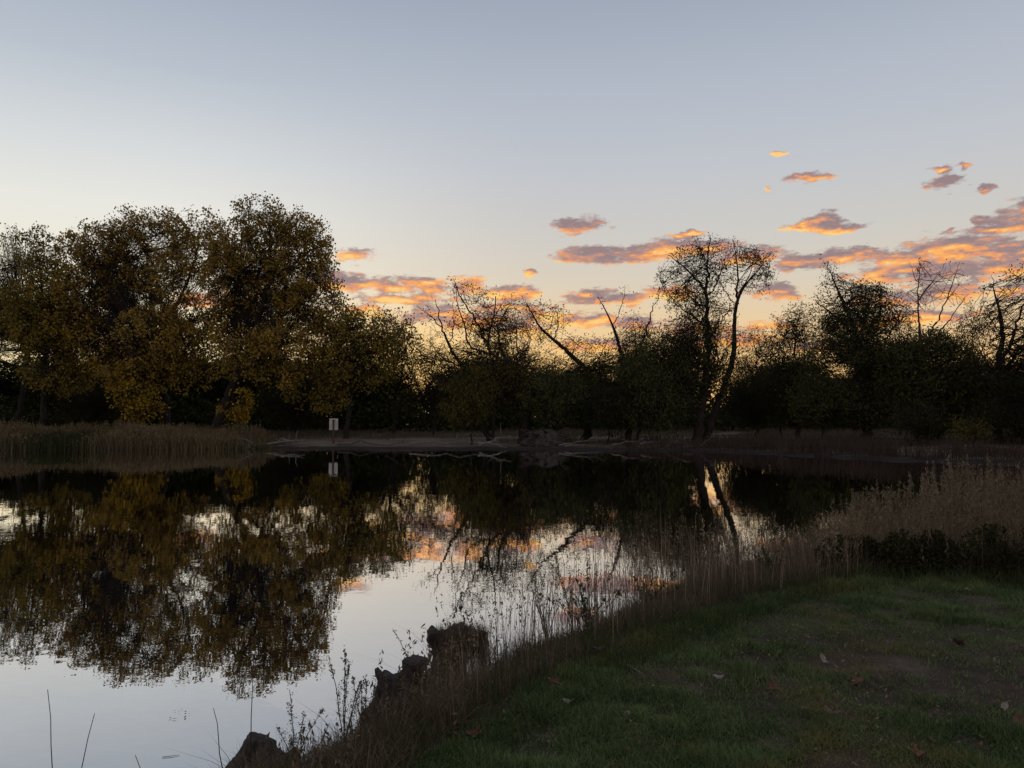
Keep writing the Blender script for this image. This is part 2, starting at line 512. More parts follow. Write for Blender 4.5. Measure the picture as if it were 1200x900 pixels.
# ------------------------------------------------------------------ tubes
def frames(d):
    d = d / np.maximum(np.linalg.norm(d, axis=1, keepdims=True), 1e-9)
    ref = np.where(np.abs(d[:, 2:3]) > 0.75, np.array([[0.93, 0.36, 0.05]]), np.array([[0.05, 0.1, 0.99]]))
    u = np.cross(d, ref); u /= np.maximum(np.linalg.norm(u, axis=1, keepdims=True), 1e-9)
    w = np.cross(d, u)
    return u, w


def tubes(pos, parent, rad, sel=None, sides=5, maxr=None):
    """one tube per edge; a ring is shared with the main child, so limbs run on smoothly"""
    n = len(pos)
    par = np.asarray(parent)
    has = par >= 0
    d = np.zeros_like(pos); d[has] = pos[has] - pos[par[has]]
    if (~has).any():
        d[~has] = np.array([0, 0, 1.0])
    main = np.full(n, -1)
    order = np.argsort(rad)
    o2 = order[has[order]]
    main[par[o2]] = o2                       # the widest child wins
    dirn = d / np.maximum(np.linalg.norm(d, axis=1, keepdims=True), 1e-9)
    avg = dirn.copy(); hm = main >= 0
    avg[hm] += dirn[main[hm]]
    u, w = frames(avg)
    ang = np.arange(sides) * 2 * math.pi / sides
    ca_, sa_ = np.cos(ang), np.sin(ang)
    top = pos[:, None, :] + rad[:, None, None] * (u[:, None, :] * ca_[None, :, None] + w[:, None, :] * sa_[None, :, None])
    idx = np.where(has)[0]
    if sel is not None: idx = idx[sel[idx]]
    ismain = main[par[idx]] == idx
    u2, w2 = frames(dirn[idx])
    bot = pos[par[idx]][:, None, :] + (rad[idx])[:, None, None] * 1.05 * (u2[:, None, :] * ca_[None, :, None] + w2[:, None, :] * sa_[None, :, None])
    V = np.concatenate([top.reshape(-1, 3), bot.reshape(-1, 3)])
    k = np.arange(sides); kn = (k + 1) % sides
    topi = idx[:, None] * sides
    boti = np.where(ismain, par[idx] * sides, n * sides + np.arange(len(idx)) * sides)[:, None]
    # a side branch whose frame differs from its own top ring would twist: give it the top's frame
    side = ~ismain
    if side.any():
        us, ws = u[idx[side]], w[idx[side]]
        bs = pos[par[idx[side]]][:, None, :] + rad[idx[side]][:, None, None] * 1.05 * (us[:, None, :] * ca_[None, :, None] + ws[:, None, :] * sa_[None, :, None])
        V[n * sides:].reshape(len(idx), sides, 3)[side] = bs
    q = np.stack([boti + k, boti + kn, topi + kn, topi + k], -1).reshape(-1, 4)
    used = np.unique(q)
    remap = np.full(len(V), -1); remap[used] = np.arange(len(used))
    return V[used], remap[q]


def poly_tube(pts, radii, sides=8, rough=0.0, seed=0, cap=True):
    """one closed tube along a polyline"""
    pts = np.asarray(pts, float); n = len(pts)
    d = np.gradient(pts, axis=0)
    u, w = frames(d)
    for i in range(1, n):                    # keep the frame from flipping
        if u[i] @ u[i - 1] < 0: u[i], w[i] = -u[i], -w[i]
    ang = np.arange(sides) * 2 * math.pi / sides
    r = np.asarray(radii, float)[:, None] * np.ones(sides)[None]
    V = pts[:, None] + r[..., None] * (u[:, None] * np.cos(ang)[None, :, None] + w[:, None] * np.sin(ang)[None, :, None])
    if rough:
        nn = vnoise(V.reshape(-1, 3), 4.0 / max(np.max(radii), 0.01) * 0.25, seed) - 0.5
        V = pts[:, None] + (V - pts[:, None]) * (1 + rough * nn.reshape(n, sides, 1) * 2)
    V = V.reshape(-1, 3)
    k = np.arange(sides); kn = (k + 1) % sides
    q = np.concatenate([np.stack([i * sides + k, i * sides + kn, (i + 1) * sides + kn, (i + 1) * sides + k], -1) for i in range(n - 1)])
    tr = []
    if cap:
        V = np.concatenate([V, pts[:1], pts[-1:]])
        a, z = n * sides, n * sides + 1
        tr = np.concatenate([np.stack([kn, k, np.full(sides, a)], -1), np.stack([(n - 1) * sides + k, (n - 1) * sides + kn, np.full(sides, z)], -1)])
    return V, q, tr


def merge(parts):
    Vs, Q, T, o = [], [], [], 0
    for V, q, t in parts:
        Vs.append(V)
        if len(q): Q.append(np.asarray(q) + o)
        if len(t): T.append(np.asarray(t) + o)
        o += len(V)
    fs = []
    if Q: fs.append(np.concatenate(Q))
    if T: fs.append(np.concatenate(T))
    return np.concatenate(Vs), fs


# ------------------------------------------------------------------ trees
def resample(pl, step, jit, r):
    pl = np.asarray(pl, float)
    for _ in range(2):                       # round the corners off
        if len(pl) > 2:
            c_ = np.stack([pl[:-1] * 0.75 + pl[1:] * 0.25, pl[:-1] * 0.25 + pl[1:] * 0.75], 1).reshape(-1, 3)
            pl = np.concatenate([pl[:1], c_[1:-1], pl[-1:]])
    out = [pl[0]]
    for a, bb in zip(pl[:-1], pl[1:]):
        n = max(1, int(round(np.linalg.norm(bb - a) / step)))
        for k in range(1, n + 1):
            q = a + (bb - a) * k / n
            if k < n: q = q + r.normal(0, jit, 3) * np.array([1, 1, 0.5])
            out.append(q)
    return np.array(out)


def grow(limbs, att, bf, r):
    """limbs: list of (points, r0, r1). Joins the points of the crown to the limbs by short, outward running twigs."""
    pos, par, rmin, plen = [], [], [], []
    for k, (pl, r0, r1) in enumerate(limbs):
        q = resample(pl, 0.6, 0.03, r)
        if k == 0: prev = -1
        else:
            dd = np.linalg.norm(np.array(pos) - q[0], axis=1)
            prev = int(np.argmin(dd))
        for j, pt in enumerate(q):
            if k > 0 and j == 0 and np.linalg.norm(np.array(pos[prev]) - pt) < 0.3: continue
            pl0 = 0 if prev < 0 else plen[prev] + np.linalg.norm(pt - pos[prev])
            pos.append(pt); par.append(prev); plen.append(pl0)
            t = j / max(1, len(q) - 1)
            rmin.append(r0 + (r1 - r0) * t)
            prev = len(pos) - 1
    ns = len(pos)
    N = len(att)
    pos = np.concatenate([np.array(pos), att]) if N else np.array(pos)
    par = np.concatenate([np.array(par), np.full(N, -1)]); plen = np.concatenate([np.array(plen), np.zeros(N)])
    rmin = np.concatenate([np.array(rmin), np.zeros(N)])
    orderl = list(range(ns))
    if N:
        rest = np.arange(ns, ns + N)
        best = np.full(N, 1e9); bp_ = np.full(N, -1)
        for s_ in range(ns):
            if s_ and plen[s_] < 1.6: continue       # nothing sprouts from the foot of the trunk
            c = np.linalg.norm(pos[rest] - pos[s_], axis=1) + bf * plen[s_]
            m_ = c < best; best[m_] = c[m_]; bp_[m_] = s_
        P_ = pos[rest].copy()
        alive = np.arange(N)
        bl, bpl, Pl = best, bp_, P_
        while len(alive):
            j = int(np.argmin(bl))
            g = alive[j] + ns
            par[g] = bpl[j]; plen[g] = plen[bpl[j]] + np.linalg.norm(pos[g] - pos[bpl[j]])
            orderl.append(g)
            pj = Pl[j]
            last = len(alive) - 1
            alive[j] = alive[last]; bl[j] = bl[last]; bpl[j] = bpl[last]; Pl[j] = Pl[last].copy()
            alive, bl, bpl, Pl = alive[:last], bl[:last], bpl[:last], Pl[:last]
            if last:
                dlt = Pl - pj
                c = np.sqrt(np.einsum('ij,ij->i', dlt, dlt)) + bf * plen[g]
                m_ = c < bl
                bl[m_] = c[m_]; bpl[m_] = g
    cnt = np.ones(len(pos))
    for g in reversed(orderl):
        if par[g] >= 0: cnt[par[g]] += cnt[g]
    return pos, par, rmin, cnt, ns, orderl


def bend(pos, par, rad, r, amt=0.13):
    """put a crooked midpoint into every long twig"""
    has = par >= 0
    d = np.zeros(len(pos)); d[has] = np.linalg.norm(pos[has] - pos[par[has]], axis=1)
    s_ = np.where(d > 0.45)[0]
    mid_ = (pos[s_] + pos[par[s_]]) / 2 + r.normal(0, 1, (len(s_), 3)) * (np.minimum(d[s_, None], 1.3) * amt)
    mid_[:, 2] -= 0.0
    n = len(pos)
    pos2 = np.concatenate([pos, mid_]); par2 = np.concatenate([par, par[s_]])
    par2[s_] = n + np.arange(len(s_))
    rad2 = np.concatenate([rad, rad[s_] * 1.04])
    return pos2, par2, rad2


def leaf_cards(cen, L, Wd, r, hang=0.0):
    n = len(cen)
    a = r.normal(0, 1, (n, 3)); a[:, 2] -= hang * 2.5
    a /= np.linalg.norm(a, axis=1, keepdims=True)
    q = r.normal(0, 1, (n, 3)); bvec = np.cross(a, q); bvec /= np.linalg.norm(bvec, axis=1, keepdims=True)
    sc = r.uniform(0.65, 1.3, (n, 1))
    a = a * L / 2 * sc; bvec = bvec * Wd / 2 * sc
    V = np.stack([cen - a, cen - a * 0.1 + bvec, cen + a, cen - a * 0.1 - bvec], 1).reshape(-1, 3)
    Q = np.arange(4 * n).reshape(n, 4)
    v = np.repeat(r.random(n), 4)
    return V, Q, v


def crown_points(blobs, Y, dens_, r, shell=0.35):
    out = []
    for bl in blobs:
        px, py, rx, ry = bl[:4]; dep = bl[4] if len(bl) > 4 else 0.0
        k = bl[5] if len(bl) > 5 else 1.0
        c = P(px, py, Y + dep); sx, sz = rx / F * Y, ry / F * Y; sy = 0.5 * (sx + sz) * 0.9
        n = int(dens_ * k * 4.19 * sx * sy * sz) + 3
        q = r.normal(0, 1, (n, 3)); q /= np.linalg.norm(q, axis=1, keepdims=True)
        q *= (r.random((n, 1)) ** shell)
        out.append(c + q * np.array([sx, sy, sz]))
    return np.concatenate(out) if out else np.zeros((0, 3))


def build_tree(name, label, cat, Y, limbs, blobs, leaf='willow', dens=2.2, per=7, L=0.19, Wd=0.12, hang=0.0, sig=0.22, hole=0.35,
               bf=0.35, tip=0.011, rexp=0.43, seed=1, group=None, barkm='bark', twigm='twig', thresh=0.09, depth_spread=0.2, proto=None):
    """limbs: [ [(px,py[,dy]),...], r0, r1 ]; blobs: (px,py,rx,ry[,depth,density])"""
    r = np.random.default_rng(seed)
    L3 = []
    for k, (pl, r0, r1) in enumerate(limbs):
        pts = [P(q[0], q[1], Y + (q[2] if len(q) > 2 else 0)) for q in pl]
        pts = np.array(pts)
        if k == 0:
            pts[0, 2] = hz(pts[0, 0], pts[0, 1]) - 0.15
        else:
            ln = np.linalg.norm(pts[:, [0, 2]] - pts[0, [0, 2]], axis=1)
            if not any(len(q) > 2 for q in pl): pts[:, 1] += ln * r.uniform(-depth_spread, depth_spread)
        L3.append((pts, r0, r1))
    base = L3[0][0][0].copy()
    if dens < 2.6 and per < 9: dens, per = dens * 3.0, per * 1.7
    att = crown_points(blobs, Y, dens, r)
    if len(att):
        att = att[att[:, 2] > base[2] + 0.3]
        keep = (vnoise(att, 0.75, seed + 7) * 0.65 + vnoise(att, 1.9, seed + 8) * 0.35) > hole
        att = att[keep]
    pos, par, rmin, cnt, ns, orderl = grow(L3, att, bf, r)
    rad = tip * cnt ** rexp
    rad[:ns] = rmin[:ns] * 0.86
    for g in orderl[ns:]: rad[g] = min(rad[g], 0.85 * rad[par[g]])
    # never wider than the parent, and the foot flares a little
    iss = np.zeros(len(pos), bool); iss[:ns] = True
    tips = ~iss | (np.arange(len(pos)) > 0) & (rad < 0.05)
    cap_ = np.maximum(L3[0][1], 0.03)
    rad = np.minimum(rad, cap_)
    zf = pos[:, 2] - base[2]
    rad = rad * (1 + 0.45 * np.exp(-np.clip(zf, 0, 9) / 0.5) * (zf < 2) * iss)
    pos_t = pos[(rad < 0.045)]
    pos2, par2, rad2 = bend(pos, par, rad, r)
    root = thing(name, label, cat, base, group)
    big = rad2 >= thresh
    if big[par2 >= 0].any():
        V, Q = tubes(pos2, par2, rad2, big, 9)
        link('trunk', mesh_np('trunk', V - base, Q, M[barkm], smooth=True), root)
    if (~big).any():
        V, Q = tubes(pos2, par2, rad2, ~big, 4)
        link('branches' if big[par2 >= 0].any() else 'stems', mesh_np('branches', V - base, Q, M[twigm], smooth=True), root)
    if per > 0 and len(pos_t):
        n = len(pos_t)
        k = r.poisson(per * (0.35 + 1.3 * vnoise(pos_t, 0.9, seed + 3)), n)
        cen = np.repeat(pos_t, k, 0) + r.normal(0, sig, (k.sum(), 3))
        if hang: cen[:, 2] -= np.abs(r.normal(0, sig * hang * 2, len(cen)))
        cen = cen[cen[:, 2] > base[2] + 0.1]
        V, Q, v = leaf_cards(cen, L, Wd, r, hang)
        link('crown', mesh_np('crown', V - base, Q, M[leaf], v), root)
    return root


def trunk_line(x0, x1, ytop, Y, lean=0.0):
    return [(x0, 505), ((x0 + x1) / 2 + lean, (505 + ytop) / 2), (x1, ytop)]


COT = dict(dens=3.4, per=17, L=0.21, Wd=0.17, sig=0.24, hole=0.42, bf=0.09)
WIL = dict(dens=3.8, per=15, L=0.25, Wd=0.07, sig=0.26, hole=0.36, hang=0.35, bf=0.12)
THIN = dict(dens=1.1, per=3, L=0.19, Wd=0.07, sig=0.26, hole=0.30, hang=0.1, bf=0.1, tip=0.011)

# --- left bank cottonwoods
build_tree('cottonwood_tree', 'thinly leaved tree with bare pale top at the far left edge', 'tree', 76,
           [([(18, 505), (28, 450), (36, 400), (30, 350), (22, 300)], 0.32, 0.05), ([(34, 395), (10, 365), (-15, 330)], 0.14, 0.04), ([(30, 350), (45, 310), (52, 285)], 0.09, 0.02)],
           [(15, 305, 34, 30), (-10, 350, 40, 50), (15, 400, 40, 35), (-35, 400, 40, 50), (20, 278, 22, 16)],
           leaf='gold', seed=21, **{**COT, 'per': 1.6, 'dens': 1.5, 'hole': 0.42})
build_tree('cottonwood_tree', 'golden green rounded tree left of the two big cottonwoods', 'tree', 71,
           [([(48, 505), (52, 450), (55, 400), (50, 350), (45, 300)], 0.34, 0.06), ([(54, 405), (80, 370), (95, 340)], 0.13, 0.03), ([(54, 420), (25, 385), (10, 370)], 0.12, 0.03)],
           [(47, 300, 30, 34), (68, 350, 42, 42), (50, 390, 45, 40), (90, 395, 34, 40), (25, 360, 30, 34), (70, 440, 45, 24)],
           leaf='gold_green', seed=22, **COT)
build_tree('cottonwood_tree', 'broad golden brown cottonwood rising from a trunk behind the yellow shrub', 'tree', 70,
           [([(196, 506), (192, 465), (183, 430), (180, 385), (176, 330), (170, 285)], 0.55, 0.10), ([(183, 425), (150, 375), (120, 335), (105, 290)], 0.26, 0.06),
            ([(181, 400), (205, 360), (222, 320), (232, 275)], 0.24, 0.06), ([(183, 420), (220, 395), (250, 388)], 0.16, 0.05), ([(190, 440), (150, 420), (118, 415)], 0.18, 0.05), ([(176, 345), (150, 305), (140, 270)], 0.13, 0.04)],
           [(115, 290, 36, 34), (150, 275, 34, 30), (190, 275, 36, 32), (232, 280, 34, 36), (105, 345, 36, 45), (150, 335, 45, 40, 1.5), (205, 330, 42, 36, -1.5), (125, 405, 48, 36),
            (185, 400, 50, 42, -3), (225, 385, 42, 36), (160, 440, 46, 22, -3), (215, 440, 38, 22, -2), (258, 292, 22, 34), (85, 300, 20, 26), (85, 370, 30, 40)],
           leaf='gold', seed=23, **COT)
build_tree('cottonwood_tree', 'tallest golden cottonwood with a leaning forked trunk and a long right limb', 'tree', 68,
           [([(250, 508), (262, 475), (280, 440), (296, 400), (308, 355), (318, 310), (316, 262)], 0.62, 0.12), ([(268, 462), (300, 425), (345, 398), (385, 385)], 0.30, 0.06),
            ([(308, 355), (340, 320), (362, 285)], 0.20, 0.05), ([(296, 400), (262, 365), (248, 330)], 0.20, 0.05), ([(316, 320), (290, 290), (282, 262)], 0.16, 0.04), ([(300, 390), (340, 365), (372, 345)], 0.18, 0.05)],
           [(305, 262, 40, 33), (340, 275, 32, 34), (370, 292, 22, 40), (290, 305, 38, 35), (335, 325, 42, 36), (265, 335, 34, 40), (300, 370, 45, 34, 2), (360, 365, 38, 34),
            (390, 395, 34, 32), (335, 405, 42, 30, -2.5), (285, 415, 42, 28, -2.5), (380, 430, 34, 26, -1.5), (255, 395, 32, 34), (330, 438, 36, 18, -2.5), (262, 285, 20, 30), (395, 350, 14, 24), (378, 320, 16, 24)],
           leaf='gold', seed=24, **COT)
build_tree('cottonwood_tree', 'low olive gold tree drooping over the bank right of the tallest cottonwood', 'tree', 67,
           [([(405, 506), (410, 470), (418, 430), (425, 395)], 0.28, 0.07), ([(412, 455), (385, 420), (370, 400)], 0.12, 0.03), ([(416, 440), (440, 405), (455, 385)], 0.12, 0.03)],
           [(415, 395, 38, 32), (395, 430, 34, 30), (435, 425, 34, 34), (385, 462, 26, 22), (450, 395, 26, 26), (352, 455, 20, 26), (405, 365, 22, 10)],
           leaf='gold_green', seed=25, **COT)
build_tree('small_tree', 'dark twiggy tree with upright leafy tips between olive gold tree and bare forked tree', 'tree', 72,
           [([(462, 504), (460, 460), (455, 420), (448, 380)], 0.2, 0.04), ([(460, 440), (480, 400), (485, 375)], 0.09, 0.03)],
           [(440, 372, 22, 14), (462, 385, 28, 24), (480, 410, 24, 34), (460, 430, 32, 36), (490, 450, 28, 32)],
           leaf='gold_green', seed=26, **{**COT, 'per': 4.5})

# --- middle willows
build_tree('willow_tree', 'bare forked tree with dead upswept branches left of the tall bare crowned willow', 'tree', 61,
           [([(575, 515), (560, 470), (543, 432), (526, 405), (517, 381), (510, 351)], 0.3, 0.03), ([(517, 381), (503, 369), (490, 359)], 0.06, 0.02), ([(526, 405), (534, 378), (531, 357)], 0.06, 0.02),
            ([(543, 432), (515, 418), (500, 395)], 0.08, 0.02), ([(560, 470), (530, 455), (505, 440)], 0.1, 0.03)],
           [(520, 375, 26, 20, 0, 0.25), (545, 420, 36, 26, 0, 1.2), (515, 425, 24, 24, 0, 0.7), (560, 455, 34, 30, 0, 1.4)],
           leaf='willow', seed=31, **{**THIN, 'per': 5})
build_tree('willow_tree', 'tall crooked willow with bare broken tops and a wispy left crown tip', 'tree', 60,
           [([(612, 516), (620, 470), (612, 442), (598, 428), (585, 408), (583, 383)], 0.42, 0.08), ([(598, 428), (571, 413), (573, 391), (580, 369), (581, 349)], 0.14, 0.05), ([(578, 372), (586, 360), (592, 352)], 0.05, 0.02),
            ([(571, 405), (558, 376), (541, 352), (531, 327)], 0.12, 0.03), ([(571, 415), (547, 405), (546, 383), (536, 359), (536, 337)], 0.11, 0.03), ([(583, 383), (592, 365), (600, 352)], 0.07, 0.02)],
           [(542, 334, 18, 10, 0, 1.2), (560, 350, 20, 14, 0, .9), (575, 370, 24, 22, 0, .7), (545, 385, 22, 22, 0, .8), (590, 385, 28, 26, 0, 1.3), (570, 422, 36, 20, 0, 1.3), (605, 424, 34, 22, 0, 1.5), (575, 450, 45, 30, 0, 1.8), (620, 455, 40, 34, 0, 1.8)],
           leaf='willow_yellow', seed=32, **{**THIN, 'dens': 1.4, 'per': 6})
build_tree('willow_tree', 'slanting willow whose long bare limb runs up left to a feathery top', 'tree', 62,
           [([(688, 516), (692, 470), (690, 435), (671, 418), (651, 400), (631, 383), (617, 356)], 0.38, 0.06), ([(651, 400), (655, 375), (650, 358)], 0.08, 0.02), ([(690, 440), (705, 415), (715, 395)], 0.1, 0.03)],
           [(625, 365, 18, 16, 0, .8), (652, 372, 20, 16, 0, .6), (640, 398, 26, 20, 0, .7), (678, 405, 26, 14, 0, .8), (650, 436, 40, 22, 0, 1.7), (695, 432, 34, 20, 0, 1.8), (670, 465, 48, 32, 0, 2)],
           leaf='willow', seed=33, **{**THIN, 'dens': 1.5, 'per': 6})
build_tree('willow_tree', 'dark willow with two bare antler like limbs sticking out of its top', 'tree', 63,
           [([(735, 516), (738, 470), (732, 425), (723, 396), (717, 379), (708, 360), (700, 348)], 0.3, 0.035), ([(718, 382), (726, 365), (732, 338)], 0.06, 0.02), ([(734, 430), (755, 400), (765, 366), (778, 337)], 0.14, 0.03)],
           [(720, 406, 24, 14, 0, .6), (752, 398, 26, 22, 0, 1.0), (715, 436, 36, 22, 0, 1.8), (755, 434, 36, 28, 0, 2), (735, 470, 48, 34, 0, 2.2)],
           leaf='willow', seed=34, **{**THIN, 'dens': 1.6, 'per': 7})
build_tree('tall_tree', 'tall straight trunked tree with a high airy crown, left of the curved one', 'tree', 58,
           [([(816, 516), (822, 480), (827, 453), (829, 420), (829, 384), (827, 341), (829, 300), (832, 276)], 0.42, 0.05), ([(827, 341), (808, 319), (793, 307), (782, 300)], 0.12, 0.03),
            ([(829, 384), (800, 362), (782, 350)], 0.1, 0.03), ([(828, 350), (845, 325), (850, 300)], 0.1, 0.03), ([(829, 400), (845, 380), (862, 352)], 0.12, 0.04), ([(829, 310), (818, 290), (812, 280)], 0.06, 0.02)],
           [(832, 290, 24, 18, 0, .8), (805, 305, 24, 20, 0, .9), (785, 330, 19, 22, 0, 1.0), (825, 325, 30, 26, 0, .7), (850, 310, 15, 22, 0, .7), (805, 350, 28, 24, 0, 1.1), (835, 365, 26, 26, 0, 1.0), (805, 395, 34, 30, 0, 2.1), (780, 420, 32, 34, 0, 2.2), (815, 430, 28, 34, 0, 1.8), (790, 460, 36, 34, 0, 2.2), (845, 400, 22, 34, 0, .9), (840, 440, 20, 30, 0, 1.0), (868, 415, 18, 26, 0, .6)],
           leaf='willow', seed=35, **{**THIN, 'dens': 1.9, 'per': 6})
build_tree('tall_tree', 'tall tree with a curved bare trunk and a fan shaped crown to the upper right', 'tree', 59,
           [([(826, 518), (834, 490), (846, 460), (857, 430), (861, 405), (860, 384), (863, 352), (874, 332), (890, 316), (900, 300)], 0.36, 0.04), ([(863, 352), (864, 320), (860, 298), (856, 282)], 0.12, 0.03),
            ([(866, 345), (880, 320), (884, 298)], 0.08, 0.02), ([(863, 355), (848, 338), (842, 325)], 0.06, 0.02)],
           [(880, 305, 24, 20, 0, 1.1), (862, 300, 14, 20, 0, .9), (893, 325, 14, 22, 0, .9), (868, 330, 22, 16, 0, .7), (902, 297, 8, 12, 0, .7)],
           leaf='willow', seed=36, **{**THIN, 'dens': 2.5, 'per': 4.5})
build_tree('small_tree', 'slim sparse tree low against the glow right of the curved trunk', 'tree', 74,
           [([(888, 506), (889, 450), (886, 410), (880, 385)], 0.14, 0.02), ([(888, 440), (900, 410), (905, 395)], 0.06, 0.02)],
           [(882, 402, 20, 22, 0, 1.0), (902, 415, 18, 22, 0, .9), (875, 445, 34, 30, 0, 1.7), (905, 452, 32, 30, 0, 1.7), (868, 470, 30, 24, 0, 1.8)],
           leaf='willow', seed=37, **{**THIN, 'dens': 1.8})
build_tree('small_tree', 'narrow upright tree with a pointed twiggy top left of the domed willow', 'tree', 62,
           [([(935, 514), (934, 460), (930, 410), (934, 380), (940, 352)], 0.22, 0.02), ([(931, 415), (915, 385), (908, 372)], 0.06, 0.02), ([(932, 400), (948, 375), (955, 360)], 0.06, 0.02)],
           [(936, 372, 20, 20, 0, 1.3), (920, 395, 20, 22, 0, 1.3), (945, 400, 22, 26, 0, 1.6), (930, 440, 40, 32, 0, 2), (940, 475, 40, 28, 0, 2)],
           leaf='willow', seed=38, **{**THIN, 'dens': 1.7, 'per': 6})
# --- right willows
build_tree('willow_tree', 'domed willow with a spiky tuft above its left shoulder', 'tree', 56,
           [([(1015, 520), (1016, 470), (1010, 420), (1000, 385), (987, 352), (975, 325), (970, 306)], 0.42, 0.03), ([(1008, 410), (1015, 370), (1030, 340)], 0.18, 0.04), ([(1002, 395), (975, 365), (958, 350)], 0.12, 0.04), ([(1012, 430), (1045, 385), (1052, 360)], 0.14, 0.04)],
           [(973, 318, 12, 16, 0, .9), (985, 340, 24, 18, 0, 1.0), (1015, 348, 34, 20, 0, 1.8), (1035, 372, 26, 22, 0, 1.9), (970, 368, 24, 24, 0, 1.8), (1000, 385, 40, 30, 0, 1.6), (985, 420, 45, 36, 0, 2.2), (1030, 425, 40, 36, 0, 2.2), (1005, 470, 55, 34, 0, 2.3)],
           leaf='willow', seed=41, **{**THIN, 'dens': 1.9, 'per': 7, 'hole': 0.37})
build_tree('bare_tree', 'nearly bare reddish tree with two spreading forks above the round dark willow', 'tree', 60,
           [([(1085, 516), (1084, 460), (1080, 410), (1076, 373), (1076, 331), (1079, 301)], 0.24, 0.025), ([(1076, 352), (1085, 340), (1095, 329), (1112, 307)], 0.08, 0.02),
            ([(1080, 415), (1095, 382), (1109, 351), (1118, 323), (1123, 308)], 0.12, 0.02), ([(1109, 353), (1122, 338), (1134, 323)], 0.05, 0.015), ([(1092, 395), (1110, 380), (1129, 354), (1138, 344)], 0.08, 0.02), ([(1077, 340), (1068, 320), (1064, 308)], 0.05, 0.015)],
           [(1078, 318, 16, 18, 0, 1.2), (1112, 322, 20, 16, 0, .8), (1125, 345, 18, 18, 0, .7), (1072, 350, 16, 20, 0, .9), (1095, 350, 26, 20, 0, .35)],
           leaf='dull', seed=42, barkm='pale_twig', twigm='pale_twig', **{**THIN, 'per': 0.7, 'dens': 1.4})
build_tree('willow_tree', 'low round dark willow in front of the nearly bare forked tree', 'tree', 54,
           [([(1095, 524), (1098, 490), (1085, 455), (1080, 420)], 0.34, 0.08), ([(1098, 490), (1118, 455), (1130, 425)], 0.2, 0.05), ([(1090, 470), (1055, 435), (1045, 415)], 0.16, 0.05)],
           [(1085, 405, 42, 24, 0, 1.9), (1060, 425, 36, 32, 0, 1.9), (1115, 415, 38, 26, 0, 1.9), (1125, 450, 40, 34, 0, 1.9), (1075, 455, 50, 34, 0, 1.9), (1100, 485, 55, 28, 0, 1.9)],
           leaf='willow', seed=43, **WIL)
build_tree('willow_tree', 'forked tree with airy pale crown cut off by the right edge', 'tree', 52,
           [([(1170, 524), (1168, 480), (1168, 434), (1176, 395), (1172, 365), (1165, 343), (1162, 325)], 0.34, 0.03), ([(1170, 430), (1184, 398), (1190, 362), (1198, 335)], 0.16, 0.03), ([(1172, 440), (1200, 400), (1228, 380)], 0.18, 0.05), ([(1176, 395), (1158, 372), (1150, 350)], 0.08, 0.02), ([(1215, 388), (1225, 350), (1222, 325)], 0.1, 0.03)],
           [(1190, 322, 22, 15, 0, 1.0), (1165, 345, 20, 24, 0, .45), (1150, 380, 26, 28, 0, .7), (1190, 365, 28, 28, 0, .6), (1230, 340, 30, 36, 0, .9), (1180, 410, 34, 28, 0, .8), (1235, 405, 40, 40, 0, 1.2), (1160, 440, 30, 30, 0, 1.2)],
           leaf='willow', seed=44, **{**THIN, 'dens': 2.2, 'per': 3.5})
build_tree('willow_tree', 'dense dark willow beyond the right edge of the bank', 'tree', 46,
           [([(1290, 530), (1292, 470), (1285, 400)], 0.35, 0.06)], [(1290, 380, 50, 60, 0, 1.6), (1270, 450, 60, 50, 0, 1.7), (1330, 430, 50, 60, 0, 1.6)], leaf='willow', seed=45, **{**WIL, 'dens': 1.8})

for k_, (tx, ty, sy_, lb_) in enumerate([
        (505, 388, 72, 'wispy bare twigged sapling in the bright gap left of the bare forked tree'), (606, 352, 66, 'wispy tree just right of the broken bare top'),
        (745, 368, 66, 'twiggy tree between the antler limbed willow and the tall tree'),
        (912, 372, 66, 'twiggy tree left of the narrow upright one'), (1052, 350, 68, 'wispy tree between the domed willow and the nearly bare one'),
        (1140, 355, 66, 'wispy tree between the nearly bare one and the right edge tree'), (575, 372, 70, 'low wispy tree behind the tall crooked willow')]):
    rr_ = np.random.default_rng(900 + k_)
    build_tree('small_tree', lb_, 'tree', sy_, [([(tx + 3, 508), (tx + 4, 460), (tx, 420), (tx - 2, ty)], 0.14, 0.015), ([(tx + 2, 430), (tx + 14, 400), (tx + 18, ty + 14)], 0.06, 0.015), ([(tx + 3, 445), (tx - 14, 410), (tx - 20, ty + 18)], 0.06, 0.015)],
               [(tx - 2, ty + 6, 14, 14, 0, .8), (tx + 16, ty + 22, 14, 18, 0, .9), (tx - 17, ty + 26, 14, 18, 0, .9), (tx, ty + 36, 24, 22, 0, 1.1), (tx, ty + 70, 30, 28, 0, 1.3)],
               leaf='dull', seed=910 + k_, **{**THIN, 'dens': 1.5, 'per': 2.4})

# --- shrubs along the far bank
SH = dict(bf=0.2, thresh=0.2, rexp=0.36)


def shrub(label, Y, x, y0, blobs, leaf, seed, kw=WIL, name='shrub'):
    r = np.random.default_rng(seed)
    limbs = [([(x, 510), (x + 2, y0)], 0.07, 0.04)]
    for k in range(4):
        dx_ = r.uniform(-24, 24)
        limbs.append(([(x + 1, 503), (x + dx_ * 0.5, 0.6 * y0 + 200), (x + dx_, y0)], 0.05, 0.02))
    return build_tree(name, label, 'shrub', Y, limbs, blobs, leaf=leaf, seed=seed, **{**kw, **SH})


